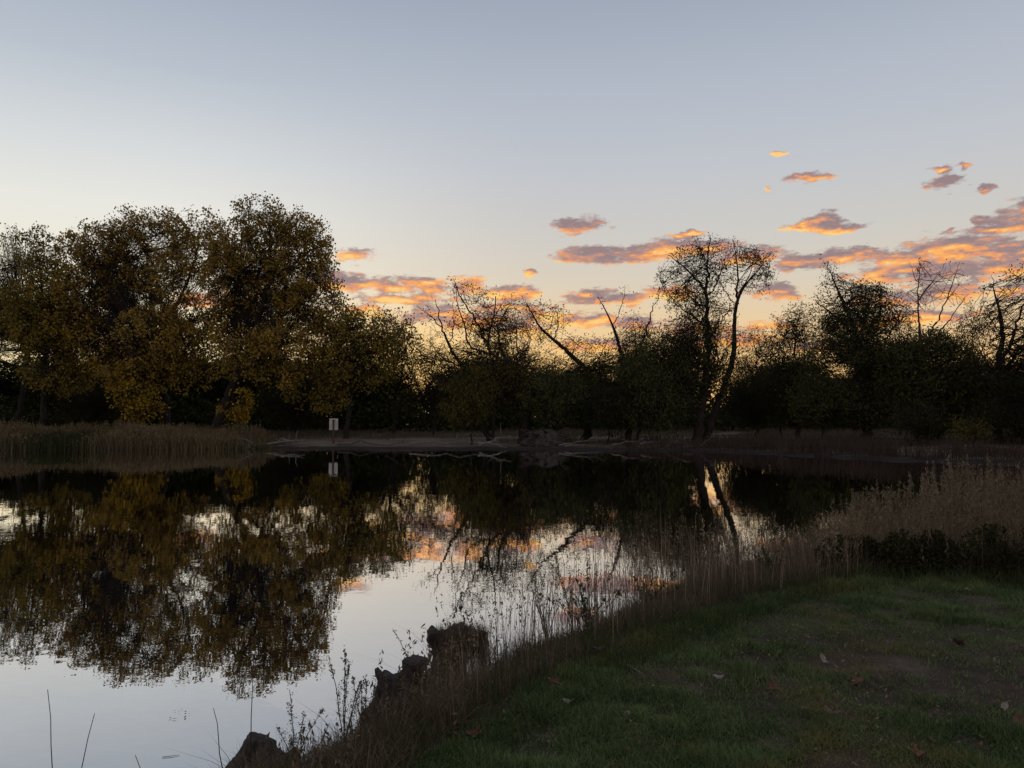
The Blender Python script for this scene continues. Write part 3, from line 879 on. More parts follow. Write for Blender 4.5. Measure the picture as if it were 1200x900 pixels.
shrub('bright yellow shrub in front of the broad cottonwood trunk', 66, 158, 470, [(158, 462, 26, 24, 0, 1.6), (145, 440, 22, 14, 0, 1.5), (165, 480, 24, 14, 0, 1.6)], 'yellow', 51, COT)
shrub('low yellow shrub right of the tallest cottonwood trunk', 65, 282, 480, [(282, 474, 20, 18, 0, 2), (268, 484, 14, 10, 0, 2)], 'yellow', 52, COT)
shrub('dark shrub between the left edge trunks', 80, 110, 470, [(110, 465, 45, 30, 0, 1)], 'dull', 53)
shrub('grey green bush under the olive gold tree', 70, 345, 480, [(335, 474, 34, 24, 0, 1.4), (370, 480, 30, 20, 0, 1.4)], 'dull', 54)
shrub('yellowish brown shrub left of the root heap', 58, 552, 470, [(550, 460, 38, 34, 0, 1.4), (535, 480, 26, 20, 0, 1.4)], 'willow_yellow', 55)
shrub('olive bush right of the root heap on the far bank', 58, 652, 470, [(652, 462, 42, 34, 0, 1.5)], 'willow', 56)
shrub('dark bush under the antler limbed willow', 58, 712, 475, [(712, 470, 38, 34, 0, 1.5)], 'dull', 57)
shrub('dark bush left of the tall straight trunk', 57, 770, 470, [(768, 470, 42, 40, 0, 1.5), (745, 440, 30, 40, 0, 1.4)], 'willow', 58)
shrub('dark bush between the curved trunk and the narrow upright tree', 64, 885, 475, [(880, 470, 42, 30, 0, 1.5)], 'dull', 59)
shrub('dark bush left of the domed willow trunk', 56, 962, 475, [(960, 465, 44, 38, 0, 1.5)], 'willow', 60)
shrub('reddish brown bush at the foot of the domed willow', 50, 1075, 500, [(1070, 496, 36, 24, 0, 1.2)], 'dull', 61)
shrub('dark bush at the foot of the right edge tree', 50, 1190, 480, [(1185, 480, 40, 44, 0, 1.6), (1240, 470, 50, 50, 0, 1.4)], 'dull', 62)
shrub('low reddish bush between the round willow and the right edge tree', 47, 1140, 505, [(1140, 502, 28, 18, 0, 1.3)], 'willow_yellow', 63)

# --- the dim wood behind: three trees made once, the others copies of them
protos = []
for k in range(3):
    r_ = np.random.default_rng(200 + k)
    t = build_tree('woodland_tree', 'dim tree in the dark wood behind the trees of the bank', 'tree', 100,
                   [([(600, 500), (602 + 4 * k, 460), (598, 410)], 0.28, 0.06), ([(601, 455), (575, 430)], 0.12, 0.04), ([(601, 450), (626, 425)], 0.12, 0.04)],
                   [(600, 412, 34, 26), (578, 430, 28, 30), (624, 432, 28, 30), (600, 458, 42, 24)], leaf='dull', seed=200 + k,
                   **{**COT, 'dens': 1.7, 'per': 12, 'L': 0.34, 'Wd': 0.24, 'sig': 0.36, 'hole': 0.38}, group='trees of the dark wood behind the bank')
    protos.append(t)
wr = np.random.default_rng(5)
spots = [(-40, 96), (10, 104), (75, 98), (95, 112), (150, 96), (205, 104), (250, 112), (300, 98), (345, 108), (395, 96), (430, 110), (466, 98), (528, 106), (560, 92), (605, 104),
         (650, 94), (700, 100), (745, 92), (800, 106), (925, 92), (950, 100), (1000, 92), (1050, 98), (1100, 90), (1150, 98), (1200, 90), (1260, 96), (-110, 90), (1330, 88), (-75, 104), (-190, 92), (-260, 84), (-340, 90), (-430, 80), (-520, 84), (-620, 78), (1420, 84), (1500, 80), (1600, 84), (1720, 76), (40, 110), (125, 104), (180, 92), (228, 98), (275, 104), (325, 112), (372, 100), (415, 90), (455, 112), (540, 112), (580, 98), (630, 110), (675, 92), (722, 108), (772, 98), (940, 108), (975, 90), (1025, 104), (1075, 90), (1125, 104), (1175, 106), (1230, 104)]
for k, (px, Y) in enumerate(spots):
    src = protos[k % 3]
    x_ = (px - 600) / F * Y
    if k < 3: o = src
    else:
        o = src.copy(); C.objects.link(o)
        for ch in list(src.children):
            c = ch.copy(); C.objects.link(c); c.parent = o
    o.location = (x_, Y, hz(x_, Y) - 0.1)
    o.rotation_euler = (0, 0, wr.uniform(0, 6.28))
    s_ = wr.uniform(0.72, 0.93) if px < 460 else wr.uniform(0.5, 0.78)
    o.scale = (s_ * 1.15, s_ * 1.15, s_ * 0.92)

# undergrowth of the wood
r = np.random.default_rng(77)
n = 120000
ux = r.uniform(-95, 95, n); uy = r.uniform(84, 128, n)
uh = 0.8 + 5.2 * vnoise(np.c_[ux, uy], 0.22, 31)
uz = r.random(n) ** 0.8 * uh
cen = np.c_[ux, uy, height(ux, uy) + uz]
V, Q, v = leaf_cards(cen, 0.5, 0.3, r)
tag(link('undergrowth', mesh_np('undergrowth', V, Q, M['dull'], v)), 'tangled dark undergrowth of the wood behind the bank', 'undergrowth', kind='stuff')


# ------------------------------------------------------------------ grasses
def blades(x, y, z, h, w, lean, r, segs=3, face=None):
    """curved tapering blades"""
    n = len(x)
    th = r.uniform(0, 2 * math.pi, n); ph = r.uniform(0, 2 * math.pi, n)
    ld = np.c_[np.cos(th), np.sin(th)]
    wd = np.c_[np.cos(ph), np.sin(ph)]
    ts = np.linspace(0, 1, segs + 1)
    le = np.abs(r.normal(0, 1, n)) * lean
    Vs = []
    for t in ts[:-1]:
        cx = x + ld[:, 0] * le * h * t ** 1.7; cy = y + ld[:, 1] * le * h * t ** 1.7; cz = z + h * t * (1 - 0.25 * le * t)
        ww = w * (1 - 0.65 * t) / 2
        Vs.append(np.c_[cx - wd[:, 0] * ww, cy - wd[:, 1] * ww, cz]); Vs.append(np.c_[cx + wd[:, 0] * ww, cy + wd[:, 1] * ww, cz])
    Vs.append(np.c_[x + ld[:, 0] * le * h, y + ld[:, 1] * le * h, z + h * (1 - 0.25 * le)])
    K = len(Vs)
    V = np.stack(Vs, 1).reshape(-1, 3)
    base = np.arange(n)[:, None] * K
    Q = [base + np.array([2 * s_, 2 * s_ + 1, 2 * s_ + 3, 2 * s_ + 2]) for s_ in range(segs - 1)]
    T = base + np.array([K - 3, K - 2, K - 1])
    v = np.repeat(r.random(n), K)
    tops = V.reshape(n, K, 3)[:, -1]
    return V, ([np.concatenate(Q)] if Q else []) + [T], v, tops


def seed_heads(tops, ln, r, k=6, L=0.035, Wd=0.012):
    n = len(tops)
    t = r.random((n, k))
    off = r.normal(0, 1, (n, k, 3)) * (0.005 + 0.008 * t[..., None]) * (ln / 0.16)
    c = tops[:, None] - np.array([0, 0, 1.0]) * (t * ln)[..., None] + off
    return leaf_cards(c.reshape(-1, 3), L, Wd, r, -0.6)


def grass_obj(name, label, cat, sets, heads, material, parts=None):
    Vs, Fs, vs, o = [], {3: [], 4: []}, [], 0
    for V, Fl, v, _ in sets:
        for f in Fl: Fs[f.shape[1]].append(f + o)
        Vs.append(V); vs.append(v); o += len(V)
    for V, Q, v in heads:
        Fs[4].append(Q + o); Vs.append(V); vs.append(v); o += len(V)
    F2 = [np.concatenate(Fs[k]) for k in (4, 3) if Fs[k]]
    return tag(link(name, mesh_np(name, np.concatenate(Vs), F2, material, np.concatenate(vs))), label, cat, kind='stuff')


def scatter(n, box, test, r):
    p = np.c_[r.uniform(box[0], box[1], n), r.uniform(box[2], box[3], n)]
    return p[test(p)]


# the lawn in front, thinner on the worn patch
r = np.random.default_rng(91)
yy = 2.6 + 6.2 * r.random(560000) ** 1.35
xx = r.uniform(-0.75, 0.78, len(yy)) * yy
yo = r.uniform(-3.0, 10.0, 330000); xo = r.uniform(-4.0, 12.0, 330000)
out_ = (np.abs(xo) > 0.74 * yo) | (yo < 2.6)
yy = np.r_[yy, yo[out_]]; xx = np.r_[xx, xo[out_]]
p = np.c_[xx, yy]
jit = (vnoise(p, 1.6, 41) - 0.5) * 0.6
worn = (vnoise(p, 4.5, 46) - 0.5) * 0.45 + np.exp(-(((p[:, 0] - 2.75) / 1.25) ** 2 + ((p[:, 1] - 4.95) / 0.75) ** 2)) + 0.6 * np.exp(-(((p[:, 0] - 4.2) / 1.0) ** 2 + ((p[:, 1] - 4.5) / 0.6) ** 2))
ok = inside(p + jit[:, None], LAWN) & (r.random(len(p)) > np.clip(worn * 1.15 - 0.15, 0, 0.86)) & (r.random(len(p)) < 0.35 + 1.1 * vnoise(p, 3.5, 42))
p = p[ok]
hgt = (0.014 + 0.085 * vnoise(p, 2.2, 43) * np.clip(vnoise(p, 6.0, 44) * 1.8 - 0.35, 0, 1.4)) * r.uniform(0.6, 1.35, len(p)) + 0.03 * np.clip(1 - seg_dist(p, LAWN_EDGE, False) / 0.5, 0, 1)
st = blades(p[:, 0], p[:, 1], height(p[:, 0], p[:, 1]) - 0.004, hgt, 0.0065, 0.95, r, 2)
grass_obj('lawn_grass', 'short dark green lawn grass on the near bank', 'grass', [st], [], M['lawn'])

pl_ = p[r.random(len(p)) < 0.0]
lx_ = r.uniform(-0.7, 0.78, 9000); ly_ = 2.8 + 5.8 * r.random(9000) ** 1.2; lp = np.c_[lx_ * ly_, ly_]
wl = np.exp(-(((lp[:, 0] - 2.75) / 1.4) ** 2 + ((lp[:, 1] - 4.95) / 0.85) ** 2))
lp = lp[inside(lp, LAWN) & (r.random(len(lp)) < 0.22 + wl) & (vnoise(lp, 1.9, 45) > 0.3)]
V, Q, v = leaf_cards(np.c_[lp, height(lp[:, 0], lp[:, 1]) + r.uniform(0.012, 0.035, len(lp))], 0.026, 0.011, r)
tag(link('leaf_litter', mesh_np('leaf_litter', V, Q, M['dry'], v)), 'crumbled dry leaf litter sprinkled through the lawn', 'leaf litter', kind='stuff')

HX = [200, 330, 420, 500, 560, 620, 700, 780, 860, 940, 1000, 1050, 1100, 1200, 1500]
HH = [0.15, 0.20, 0.26, 0.36, 0.58, 0.92, 0.95, 0.80, 0.60, 0.52, 0.66, 0.84, 0.98, 1.10, 1.2]


def band(p):
    w_ = (vnoise(p, 1.3, 51) - 0.5) * 0.5
    return ~inside(p + w_[:, None], LAWN) & ~inside(p, POND)


def pxof(p): return 600 + F * p[:, 0] / np.maximum(p[:, 1], 0.5)


# fine low dead grass on the bank
r = np.random.default_rng(92)
p = np.concatenate([scatter(150000, (-2.4, 3.0, 2.6, 10.5), band, r), scatter(90000, (2.0, 12.0, 7.0, 17.0), band, r)])
px_ = pxof(p)
hh = np.interp(px_, HX, HH)
keep = r.random(len(p)) < np.where(px_ < 560, 1.0, np.where(px_ < 980, 0.62, 1.0)) * (0.25 + 1.3 * vnoise(p, 2.1, 52))
p, hh = p[keep], hh[keep]
h = np.interp(pxof(p), [300, 540, 600, 800, 900, 1000, 1100], [0.16, 0.20, 0.13, 0.12, 0.17, 0.30, 0.34]) * r.uniform(0.4, 1.5, len(p)) * (0.35 + 1.4 * vnoise(p, 2.6, 53))
st = blades(p[:, 0], p[:, 1], height(p[:, 0], p[:, 1]) - 0.01, h, 0.005, 0.95, r, 3)
grass_obj('bank_grass', 'tangle of short dead brown grass along the near shore', 'dry grass', [st], [], M['dry_dark'])

# green rank grass between lawn and dead stalks
q = scatter(90000, (-1.2, 9.0, 2.6, 10.5), lambda p: ~inside(p, POND) & ~(inside(p, LAWN) & (seg_dist(p, LAWN_EDGE, False) > 0.38)), r)
q = q[(seg_dist(q, LAWN_EDGE, False) < 0.35 + 0.7 * vnoise(q, 1.1, 54))]
st = blades(q[:, 0], q[:, 1], height(q[:, 0], q[:, 1]) - 0.01, (0.07 + 0.12 * vnoise(q, 1.8, 55)) * r.uniform(0.5, 1.4, len(q)), 0.006, 0.7, r, 3)
grass_obj('rank_grass', 'ragged dark green grass fringe between the lawn and the dead stalks', 'grass', [st], [], M['green_low'])


# tall dead stalks with seed heads
def stalk_field(name, label, n, box, pr, material, seed, hk=1.0, wd=0.0042, lean=0.16, hl=0.16, headed=0.6, hn=9, hc=(0.030, 0.010)):
    r = np.random.default_rng(seed)
    p = scatter(n, box, band, r)
    px = pxof(p)
    p = p[r.random(len(p)) < pr(px, p)]
    px = pxof(p)
    # stand in clumps
    p = p + r.normal(0, 0.05, p.shape)
    px = pxof(p)
    h = np.interp(px, HX, HH) * hk * (0.5 + 0.65 * r.random(len(p))) * (0.7 + 0.6 * vnoise(p, 1.6, seed + 1))
    z = height(p[:, 0], p[:, 1])
    V, Fl, v, tops = blades(p[:, 0], p[:, 1], z - 0.01, h, wd, lean, r, 4)
    some = r.random(len(tops)) < headed
    hd = seed_heads(tops[some], hl, r, hn, *hc)
    return grass_obj(name, label, 'dry grass', [(V, Fl, v, tops)], [hd], material)


def clump(p, sc, sd, lo): return np.clip((vnoise(p, sc, sd) - lo) * 3.2, 0.03, 1)


stalk_field('tall_dry_grass', 'thin tall dead stalks standing at the water between the stumps and the lawn', 7800, (-1.0, 4.0, 4.5, 12.0),
            lambda px, p: np.where((px > 540) & (px < 1000), 1.0, 0.12) * clump(p, 2.2, 61, 0.2) * 0.7, M['dry_dark'], 93, 1.0, 0.005, 0.17, 0.14, 0.4, 8, (0.024, 0.008))
stalk_field('straw_grass', 'pale straw coloured stalks among the dark dead ones by the water', 2300, (-1.0, 4.0, 4.5, 12.0),
            lambda px, p: np.where((px > 520) & (px < 1000), 1.0, 0.1) * clump(p, 2.0, 67, 0.2) * 0.7, M['dry_pale'], 99, 0.92, 0.006, 0.12, 0.15, 0.5, 9, (0.024, 0.009))
stalk_field('reed_grass', 'dense pale brown feathery grass at the right end of the near bank', 11000, (2.6, 13.0, 6.8, 15.0),
            lambda px, p: np.clip((px - 930) / 90, 0.0, 1) * clump(p, 2.4, 63, 0.3), M['dry'], 94, 1.0, 0.0065, 0.09, 0.24, 0.6, 26, (0.05, 0.012))
stalk_field('weedy_grass', 'sparse short dead stalks around the stumps', 9000, (-2.2, 0.5, 3.0, 6.6),
            lambda px, p: np.where(px < 570, 1.0, 0.0) * clump(p, 2.6, 65, 0.35) * 0.5, M['dry_dark'], 95, 1.1, 0.0036, 0.45, 0.12)

# far bank: reeds left, straw meadow
r = np.random.default_rng(96)
n = 46000
x_ = r.uniform(-62, -17.6, n); y_ = r.uniform(50, 60.5, n)
p = np.c_[x_, y_]; sdp = seg_dist(p, POND); wat = inside(p, POND)
ok = (~wat | (sdp < 0.9)) & (vnoise(p, 0.35, 71) + 0.35 * r.random(n) > 0.38)
p = p[ok]; n = len(p)
gr_ = vnoise(p, 0.16, 73) + 0.25 * (r.random(len(p)) - 0.5) > 0.68
h = (0.65 + 0.65 * vnoise(p, 0.25, 72) + 0.65 * vnoise(p, 1.1, 78)) * r.uniform(0.7, 1.15, n) * np.clip((-17.3 - p[:, 0]) / 2.5, 0.35, 1) * np.where(gr_, 0.72, 1.0)
z = np.maximum(height(p[:, 0], p[:, 1]), -0.1)
for sel, nm, lb, mt_ in ((~gr_, 'reeds', 'tan reeds lining the far left shore', 'reed'), (gr_, 'green_reeds', 'dark green reeds among the tan ones on the far left shore', 'reed_green')):
    V, Fl, v, tops = blades(p[sel, 0], p[sel, 1], z[sel], h[sel], 0.030, 0.28, r, 3)
    hd = seed_heads(tops, 0.35, r, 3, 0.16, 0.045)
    grass_obj(nm, lb, 'reeds', [(V, Fl, v, tops)], [hd], M[mt_])
r = np.random.default_rng(97)
n = 130000
x_ = r.uniform(-60, 60, n); y_ = 50 + 45 * r.random(n) ** 1.3
p = np.c_[x_, y_]; sdp = seg_dist(p, POND)
track = np.abs(p[:, 1] - 66 - 1.5 * np.sin(p[:, 0] * 0.08)) < 2.3
sandy = (p[:, 0] > -17) & (p[:, 0] < -1) & (sdp < 8)
ok = ~inside(p, POND) & (sdp > 1.2) & (vnoise(p, 0.3, 74) > 0.22) & (r.random(n) < np.where(track | sandy, 0.03, 1.0))
p = p[ok]
h = (0.18 + 0.5 * vnoise(p, 0.3, 75)) * r.uniform(0.6, 1.3, len(p)) * np.clip(seg_dist(p, POND) / 4, 0.35, 1)
st = blades(p[:, 0], p[:, 1], height(p[:, 0], p[:, 1]), h, 0.03, 0.4, r, 2)
grass_obj('meadow_grass', 'pale dry grass covering the far bank', 'dry grass', [st], [], M['straw'])
# brown brushy grass at the right far shore
n = 30000
x_ = r.uniform(8, 36, n); y_ = r.uniform(35, 57, n)
p = np.c_[x_, y_]; sdp = seg_dist(p, POND)
p = p[~inside(p, POND) & (sdp < 5.5) & (vnoise(p, 0.4, 76) > 0.36)]
V, Fl, v, tops = blades(p[:, 0], p[:, 1], height(p[:, 0], p[:, 1]), (0.4 + 0.9 * vnoise(p, 0.35, 77)) * r.uniform(0.5, 1.2, len(p)), 0.022, 0.3, r, 3)
grass_obj('shore_grass', 'brown shaggy grass on the far right shore', 'dry grass', [(V, Fl, v, tops)], [seed_heads(tops, 0.2, r, 2, 0.10, 0.03)], M['dry_far'])


# ------------------------------------------------------------------ near things
def ground_at(px, py, z0=0.3):
    z = z0
    for _ in range(12):
        d = pix_dir(px, py); t = (z - EYE) / d[2]
        q = d * t
        z = 0.5 * z + 0.5 * max(hz(q[0], q[1]), 0.0)
    return np.array([q[0], q[1], z])


def rock_like(center, prof, sides, seed, squash=(1, 1), rough=0.22):
    """prof: (dx,dy,z,r) rings; returns a gnarled closed lump"""
    pts = np.array([(center[0] + a, center[1] + b_, center[2] + z_) for a, b_, z_, _ in prof], float)
    rr = np.array([q[3] for q in prof], float)
    t_old = np.linspace(0, 1, len(pts)); t_new = np.linspace(0, 1, len(pts) * 5)
    pts = np.stack([np.interp(t_new, t_old, pts[:, k]) for k in range(3)], 1); rr = np.interp(t_new, t_old, rr)
    ang = np.arange(sides) * 2 * math.pi / sides
    V = np.stack([pts[:, None, 0] + rr[:, None] * np.cos(ang) * squash[0], pts[:, None, 1] + rr[:, None] * np.sin(ang) * squash[1], np.repeat(pts[:, 2:3], sides, 1)], -1)
    W_ = V.reshape(-1, 3)
    W2 = W_ * np.array([1, 1, 0.45])
    k = (vnoise(W2, 9, seed) - 0.5) * 1.1 + (vnoise(W2, 22, seed + 1) - 0.5) * 1.0 + (vnoise(W2, 50, seed + 2) - 0.5) * 0.7
    k = k.reshape(len(pts), sides, 1)
    V[..., :2] = pts[:, None, :2] + (V[..., :2] - pts[:, None, :2]) * (1 + rough * 1.6 * k)
    V[..., 2] += (rough * 0.22 * (vnoise(W_, 16, seed + 4) - 0.5)).reshape(len(pts), sides)
    V = V.reshape(-1, 3); n = len(pts)
    kk = np.arange(sides); kn = (kk + 1) % sides
    q = np.concatenate([np.stack([i * sides + kk, i * sides + kn, (i + 1) * sides + kn, (i + 1) * sides + kk], -1) for i in range(n - 1)])
    topc = V[(n - 1) * sides:].mean(0)[None]; V = np.concatenate([V, topc])
    t = np.stack([(n - 1) * sides + kk, (n - 1) * sides + kn, np.full(sides, n * sides)], -1)
    return V, q, t


def PZ(px, py, Y): return P(px, py, Y)


# boulder like stump at the water's edge, lower left
c = np.array([-1.52, 4.78, -0.05])
root = thing('weathered_stump', 'low grey weathered stump shaped like a boulder at the waters edge', 'stump', c)
V, F_ = merge([rock_like(c * 0, [(0.02, 0, -0.05, 0.20), (0.0, 0, 0.08, 0.19), (0.0, 0, 0.18, 0.15), (-0.015, 0, 0.25, 0.10), (-0.03, 0, 0.30, 0.055)], 48, 5, (1.0, 0.9), 0.46),
               rock_like(np.array([0.11, 0.0, 0]), [(0, 0, -0.02, 0.16), (0, 0, 0.1, 0.13), (0, 0, 0.19, 0.07)], 30, 8, (1.2, 1), 0.45)])
link('stump_body', mesh_np('stump_body', V, F_, M['stump'], smooth=False), root)
V, F_ = merge([rock_like(np.array([-0.045, 0, 0.26]), [(0, 0, 0, 0.05), (0, 0, 0.04, 0.036), (0.006, 0, 0.06, 0.022)], 14, 9, rough=0.3)])
link('broken_tip', mesh_np('broken_tip', V, F_, M['stump_top']), root)

# twin stump: flat topped column at the right, lower shoulder with a thorn at the left
Yt = 5.2
b0 = P(462, 868, Yt)
root = thing('twin_stump', 'dark twin stump with a flat cut top and a small upright horn', 'stump', b0)


def loc(px, py, dy=0.0):
    q = P(px, py, Yt + dy) - b0
    return q


def ring_list(spec, dy=0.0):
    out = []
    for px, py, rr in spec:
        q = loc(px, py, dy); out.append((q[0], q[1], q[2], rr / F * Yt))
    return out


z0 = np.zeros(3)
V, F_ = merge([rock_like(z0, ring_list([(478, 890, 30), (480, 862, 26), (482, 835, 21), (482, 812, 16), (482, 795, 13), (485, 783, 13), (487, 774, 15)]), 44, 21, (1, 1), 0.26),
               rock_like(z0, ring_list([(450, 890, 30), (450, 862, 26), (450, 840, 21), (453, 822, 17), (456, 808, 14), (458, 797, 13), (457, 791, 11)], -0.03), 44, 22, (1, 1), 0.28)])
link('stump_body', mesh_np('stump_body', V, F_, M['stump']), root)
V, F_ = merge([rock_like(z0, ring_list([(487, 776, 14), (487, 773, 14.5), (487.5, 771, 12)]), 30, 23, (1, 1), 0.12)])
link('cut_top', mesh_np('cut_top', V, F_, M['stump_top']), root)
V, F_ = merge([poly_tube([loc(447, 797, -0.05), loc(444, 789, -0.05), loc(441, 783, -0.05)], [0.03, 0.022, 0.012], 9, 0.3, 3)])
link('horn', mesh_np('horn', V, F_, M['stump']), root)
for kn_ in (poly_tube([loc(500, 795), loc(492, 790), loc(487, 800)], [0.02, 0.035, 0.03], 9, 0.3, 4),
            poly_tube([loc(470, 880, -0.15), loc(450, 868, -0.1), loc(455, 850, -0.05)], [0.03, 0.045, 0.05], 9, 0.3, 5)):
    link('knot', mesh_np('knot', *merge([kn_]), M['stump']), root)

# third stump farther out, draped with dead grass
Yt = 6.35
b0 = P(532, 815, Yt)
root = thing('leaning_stump', 'ragged farther stump draped with hanging dead grass and roots', 'stump', b0)
V, F_ = merge([rock_like(z0, ring_list([(528, 845, 34), (528, 815, 30), (524, 798, 22), (524, 780, 18), (530, 768, 22), (534, 757, 25), (536, 746, 21), (538, 738, 13), (538, 733, 6)]), 44, 31, (1, 0.8), 0.30),
               rock_like(z0, ring_list([(513, 758, 9), (509, 748, 10), (508, 738, 8), (509, 734, 4)], -0.05), 20, 32, (1, 1), 0.35),
               rock_like(z0, ring_list([(506, 812, 12), (507, 795, 14), (512, 784, 10)], -0.02), 20, 33, (1, 1), 0.3)])
link('stump_body', mesh_np('stump_body', V, F_, M['stump']), root)
r = np.random.default_rng(98)
n = 1500
a = P(540, 745, Yt) - b0
ang = r.uniform(0, 6.28, n); rr_ = np.sqrt(r.random(n))
bx_ = a[0] + np.cos(ang) * rr_ * 0.22; by_ = a[1] + np.sin(ang) * rr_ * 0.17 - 0.02
V1, Fl, v, tops = blades(bx_, by_, np.full(n, a[2] - 0.03) + 0.04 * (1 - rr_), r.uniform(0.04, 0.16, n), 0.004, 1.1, r, 3)
# hanging strands
hx = a[0] + np.cos(ang) * (0.17 + 0.05 * rr_); hy = a[1] + np.sin(ang) * 0.17 - 0.02
hl_ = r.uniform(0.06, 0.5, n)
V2, Fl2, v2, _ = blades(hx, hy, np.full(n, a[2] + 0.02), -hl_, 0.004, 0.25, r, 3)
o = len(V1)
F2 = [np.concatenate([Fl[0], Fl2[0] + o]), np.concatenate([Fl[1], Fl2[1] + o])]
tag(link('draped_grass', mesh_np('draped_grass', np.concatenate([V1, V2]), F2, M['dry_dark'], np.concatenate([v, v2])), root), kind='stuff')


def weed(name, label, px, py, toppy, Y, seed, stems=3, spread=0.10, material='dry_dark', branchy=True, group=None, lean=None):
    """dead weed with side twigs carrying seed clusters"""
    r = np.random.default_rng(seed)
    b_ = P(px, py, Y); b_[2] = max(hz(b_[0], b_[1]), -0.25)
    topz = P(px, toppy, Y)[2]
    root = thing(name, label, 'weed', b_, group)
    leafy = name == 'leafy_weed'
    for s in range(stems):
        parts, cs = [], []
        h = (topz - b_[2]) * (1.0 if s == 0 else r.uniform(0.55, 0.95))
        lx, ly = r.normal(0, spread, 2) if lean is None else (lean, 0.0)
        n = 8
        t = np.linspace(0, 1, n)
        pts = np.c_[lx * t ** 1.6 * h * 2 + r.normal(0, 0.003, n), ly * t ** 1.6 * h * 2, h * t]
        V, F_ = merge([poly_tube(pts, 0.0032 * (1 - 0.7 * t) + 0.0006, 4)])
        st = link('stem', mesh_np('stem', V, F_, M['twig']), root)
        if branchy:
            for k in range(int(11 * h / 0.4) + 4):
                tt = r.uniform(0.2 if leafy else 0.35, 0.98)
                p0 = np.array([np.interp(tt, t, pts[:, j]) for j in range(3)])
                an = r.uniform(0, 6.28); ll = r.uniform(0.03, 0.12) * (1.25 - tt)
                p1 = p0 + np.array([math.cos(an) * ll * 0.6, math.sin(an) * ll * 0.6, ll])
                m_ = 9
                f = r.random((m_, 1))
                cs.append(p0 + (p1 - p0) * f + r.normal(0, 0.005, (m_, 3)))
            V, Q, v = leaf_cards(np.concatenate(cs), 0.024 if leafy else 0.012, 0.010 if leafy else 0.007, r)
            tag(link('leaf_spray' if leafy else 'seed_spray', mesh_np('seed_spray', V, Q, M[material], v), st), kind='stuff')
    return root


weed('seed_weed', 'tallest dead weed with crowded seed twigs between the two left stumps', 403, 850, 752, 5.0, 301, 5, 0.06)
weed('seed_weed', 'short bushy dead weed just right of the boulder like stump', 345, 865, 800, 4.9, 302, 5, 0.16)
weed('seed_weed', 'slender dead weed left of the twin stump horn', 425, 850, 790, 5.0, 303, 4, 0.08)
weed('seed_weed', 'thin forked dead weed left of the draped stump', 497, 800, 735, 5.9, 304, 3, 0.16)
weed('seed_weed', 'branching dead weed in front of the orange reflection', 640, 740, 668, 6.6, 305, 5, 0.12)
weed('seed_weed', 'tall branching dead weed right of the stalks in front of the pond', 672, 720, 650, 7.2, 306, 5, 0.12)
weed('seed_weed', 'dark branching weed on the bank below the reflected curved trunk', 862, 690, 628, 9.0, 307, 6, 0.12)
weed('seed_weed', 'dark low weed left of the one below the reflected trunks', 815, 700, 645, 8.6, 308, 5, 0.16)
weed('grass_stalk', 'tall thin stalk rising from the water at the lower left', 66, 960, 808, 4.0, 311, 1, 0.03, branchy=False, lean=-0.03)
weed('grass_stalk', 'shorter thin stalk beside the tall one at the lower left', 80, 960, 836, 4.0, 312, 1, 0.03, branchy=False, lean=0.07)
weed('grass_stalk', 'single thin stalk in the water left of the boulder like stump', 264, 930, 830, 4.3, 313, 1, 0.03, branchy=False, lean=-0.06)
weed('grass_stalk', 'long straight stalk standing close beside the boulder like stump', 292, 910, 770, 4.6, 314, 1, 0.03, branchy=False, lean=0.01)
weed('grass_stalk', 'short slanting stalk at the bottom edge of the water', 180, 930, 885, 4.3, 315, 1, 0.03, branchy=False, lean=-0.12)


# shadowy green bushes inside the right hand grass
def low_bush(label, x, y, w, h, seed, leaf='dull', n=9000):
    r = np.random.default_rng(seed)
    base = np.array([x, y, hz(x, y)])
    root = thing('low_bush', label, 'bush', base)
    pr = []
    for k in range(26):
        an = r.uniform(0, 6.28); e = r.uniform(0.3, 1)
        tip = np.array([math.cos(an) * w * e, math.sin(an) * w * 0.7 * e, h * r.uniform(0.5, 1.05)])
        pr.append(poly_tube([np.zeros(3), tip * np.array([0.35, 0.35, 0.6]), tip], [0.006, 0.004, 0.0015], 4))
    V, F_ = merge(pr); link('stems', mesh_np('stems', V, F_, M['twig']), root)
    q = r.normal(0, 1, (n, 3)); q /= np.linalg.norm(q, axis=1, keepdims=True); q *= r.random((n, 1)) ** 0.45
    q = q * np.array([w, w * 0.75, h * 0.62]) + np.array([0, 0, h * 0.45])
    q = q[(q[:, 2] > 0.01) & (vnoise(q + base, 5.0, seed) > 0.36)]
    V, Q, v = leaf_cards(q, 0.045, 0.018, r)
    link('foliage', mesh_np('foliage', V, Q, M[leaf], v), root)


low_bush('dark green bush within the right hand grass, nearer the middle', 4.35, 8.35, 0.42, 0.50, 401)
low_bush('dark green bush at the right edge inside the tall grass', 5.25, 8.2, 0.55, 0.55, 402)
low_bush('dark bush at the lawn corner under the pale grass', 3.75, 8.7, 0.38, 0.40, 403)
weed('leafy_weed', 'small dark leafy weed on the bank left of the pale grass', 905, 672, 632, 8.4, 404, 9, 0.25, 'green_low')
weed('leafy_weed', 'leafy weed clump in the stalks right of the draped stump', 690, 728, 668, 6.6, 405, 9, 0.22, 'green_low')
weed('leafy_weed', 'dark leafy clump in the middle of the dead stalks', 755, 712, 662, 7.3, 406, 9, 0.22, 'green_low')

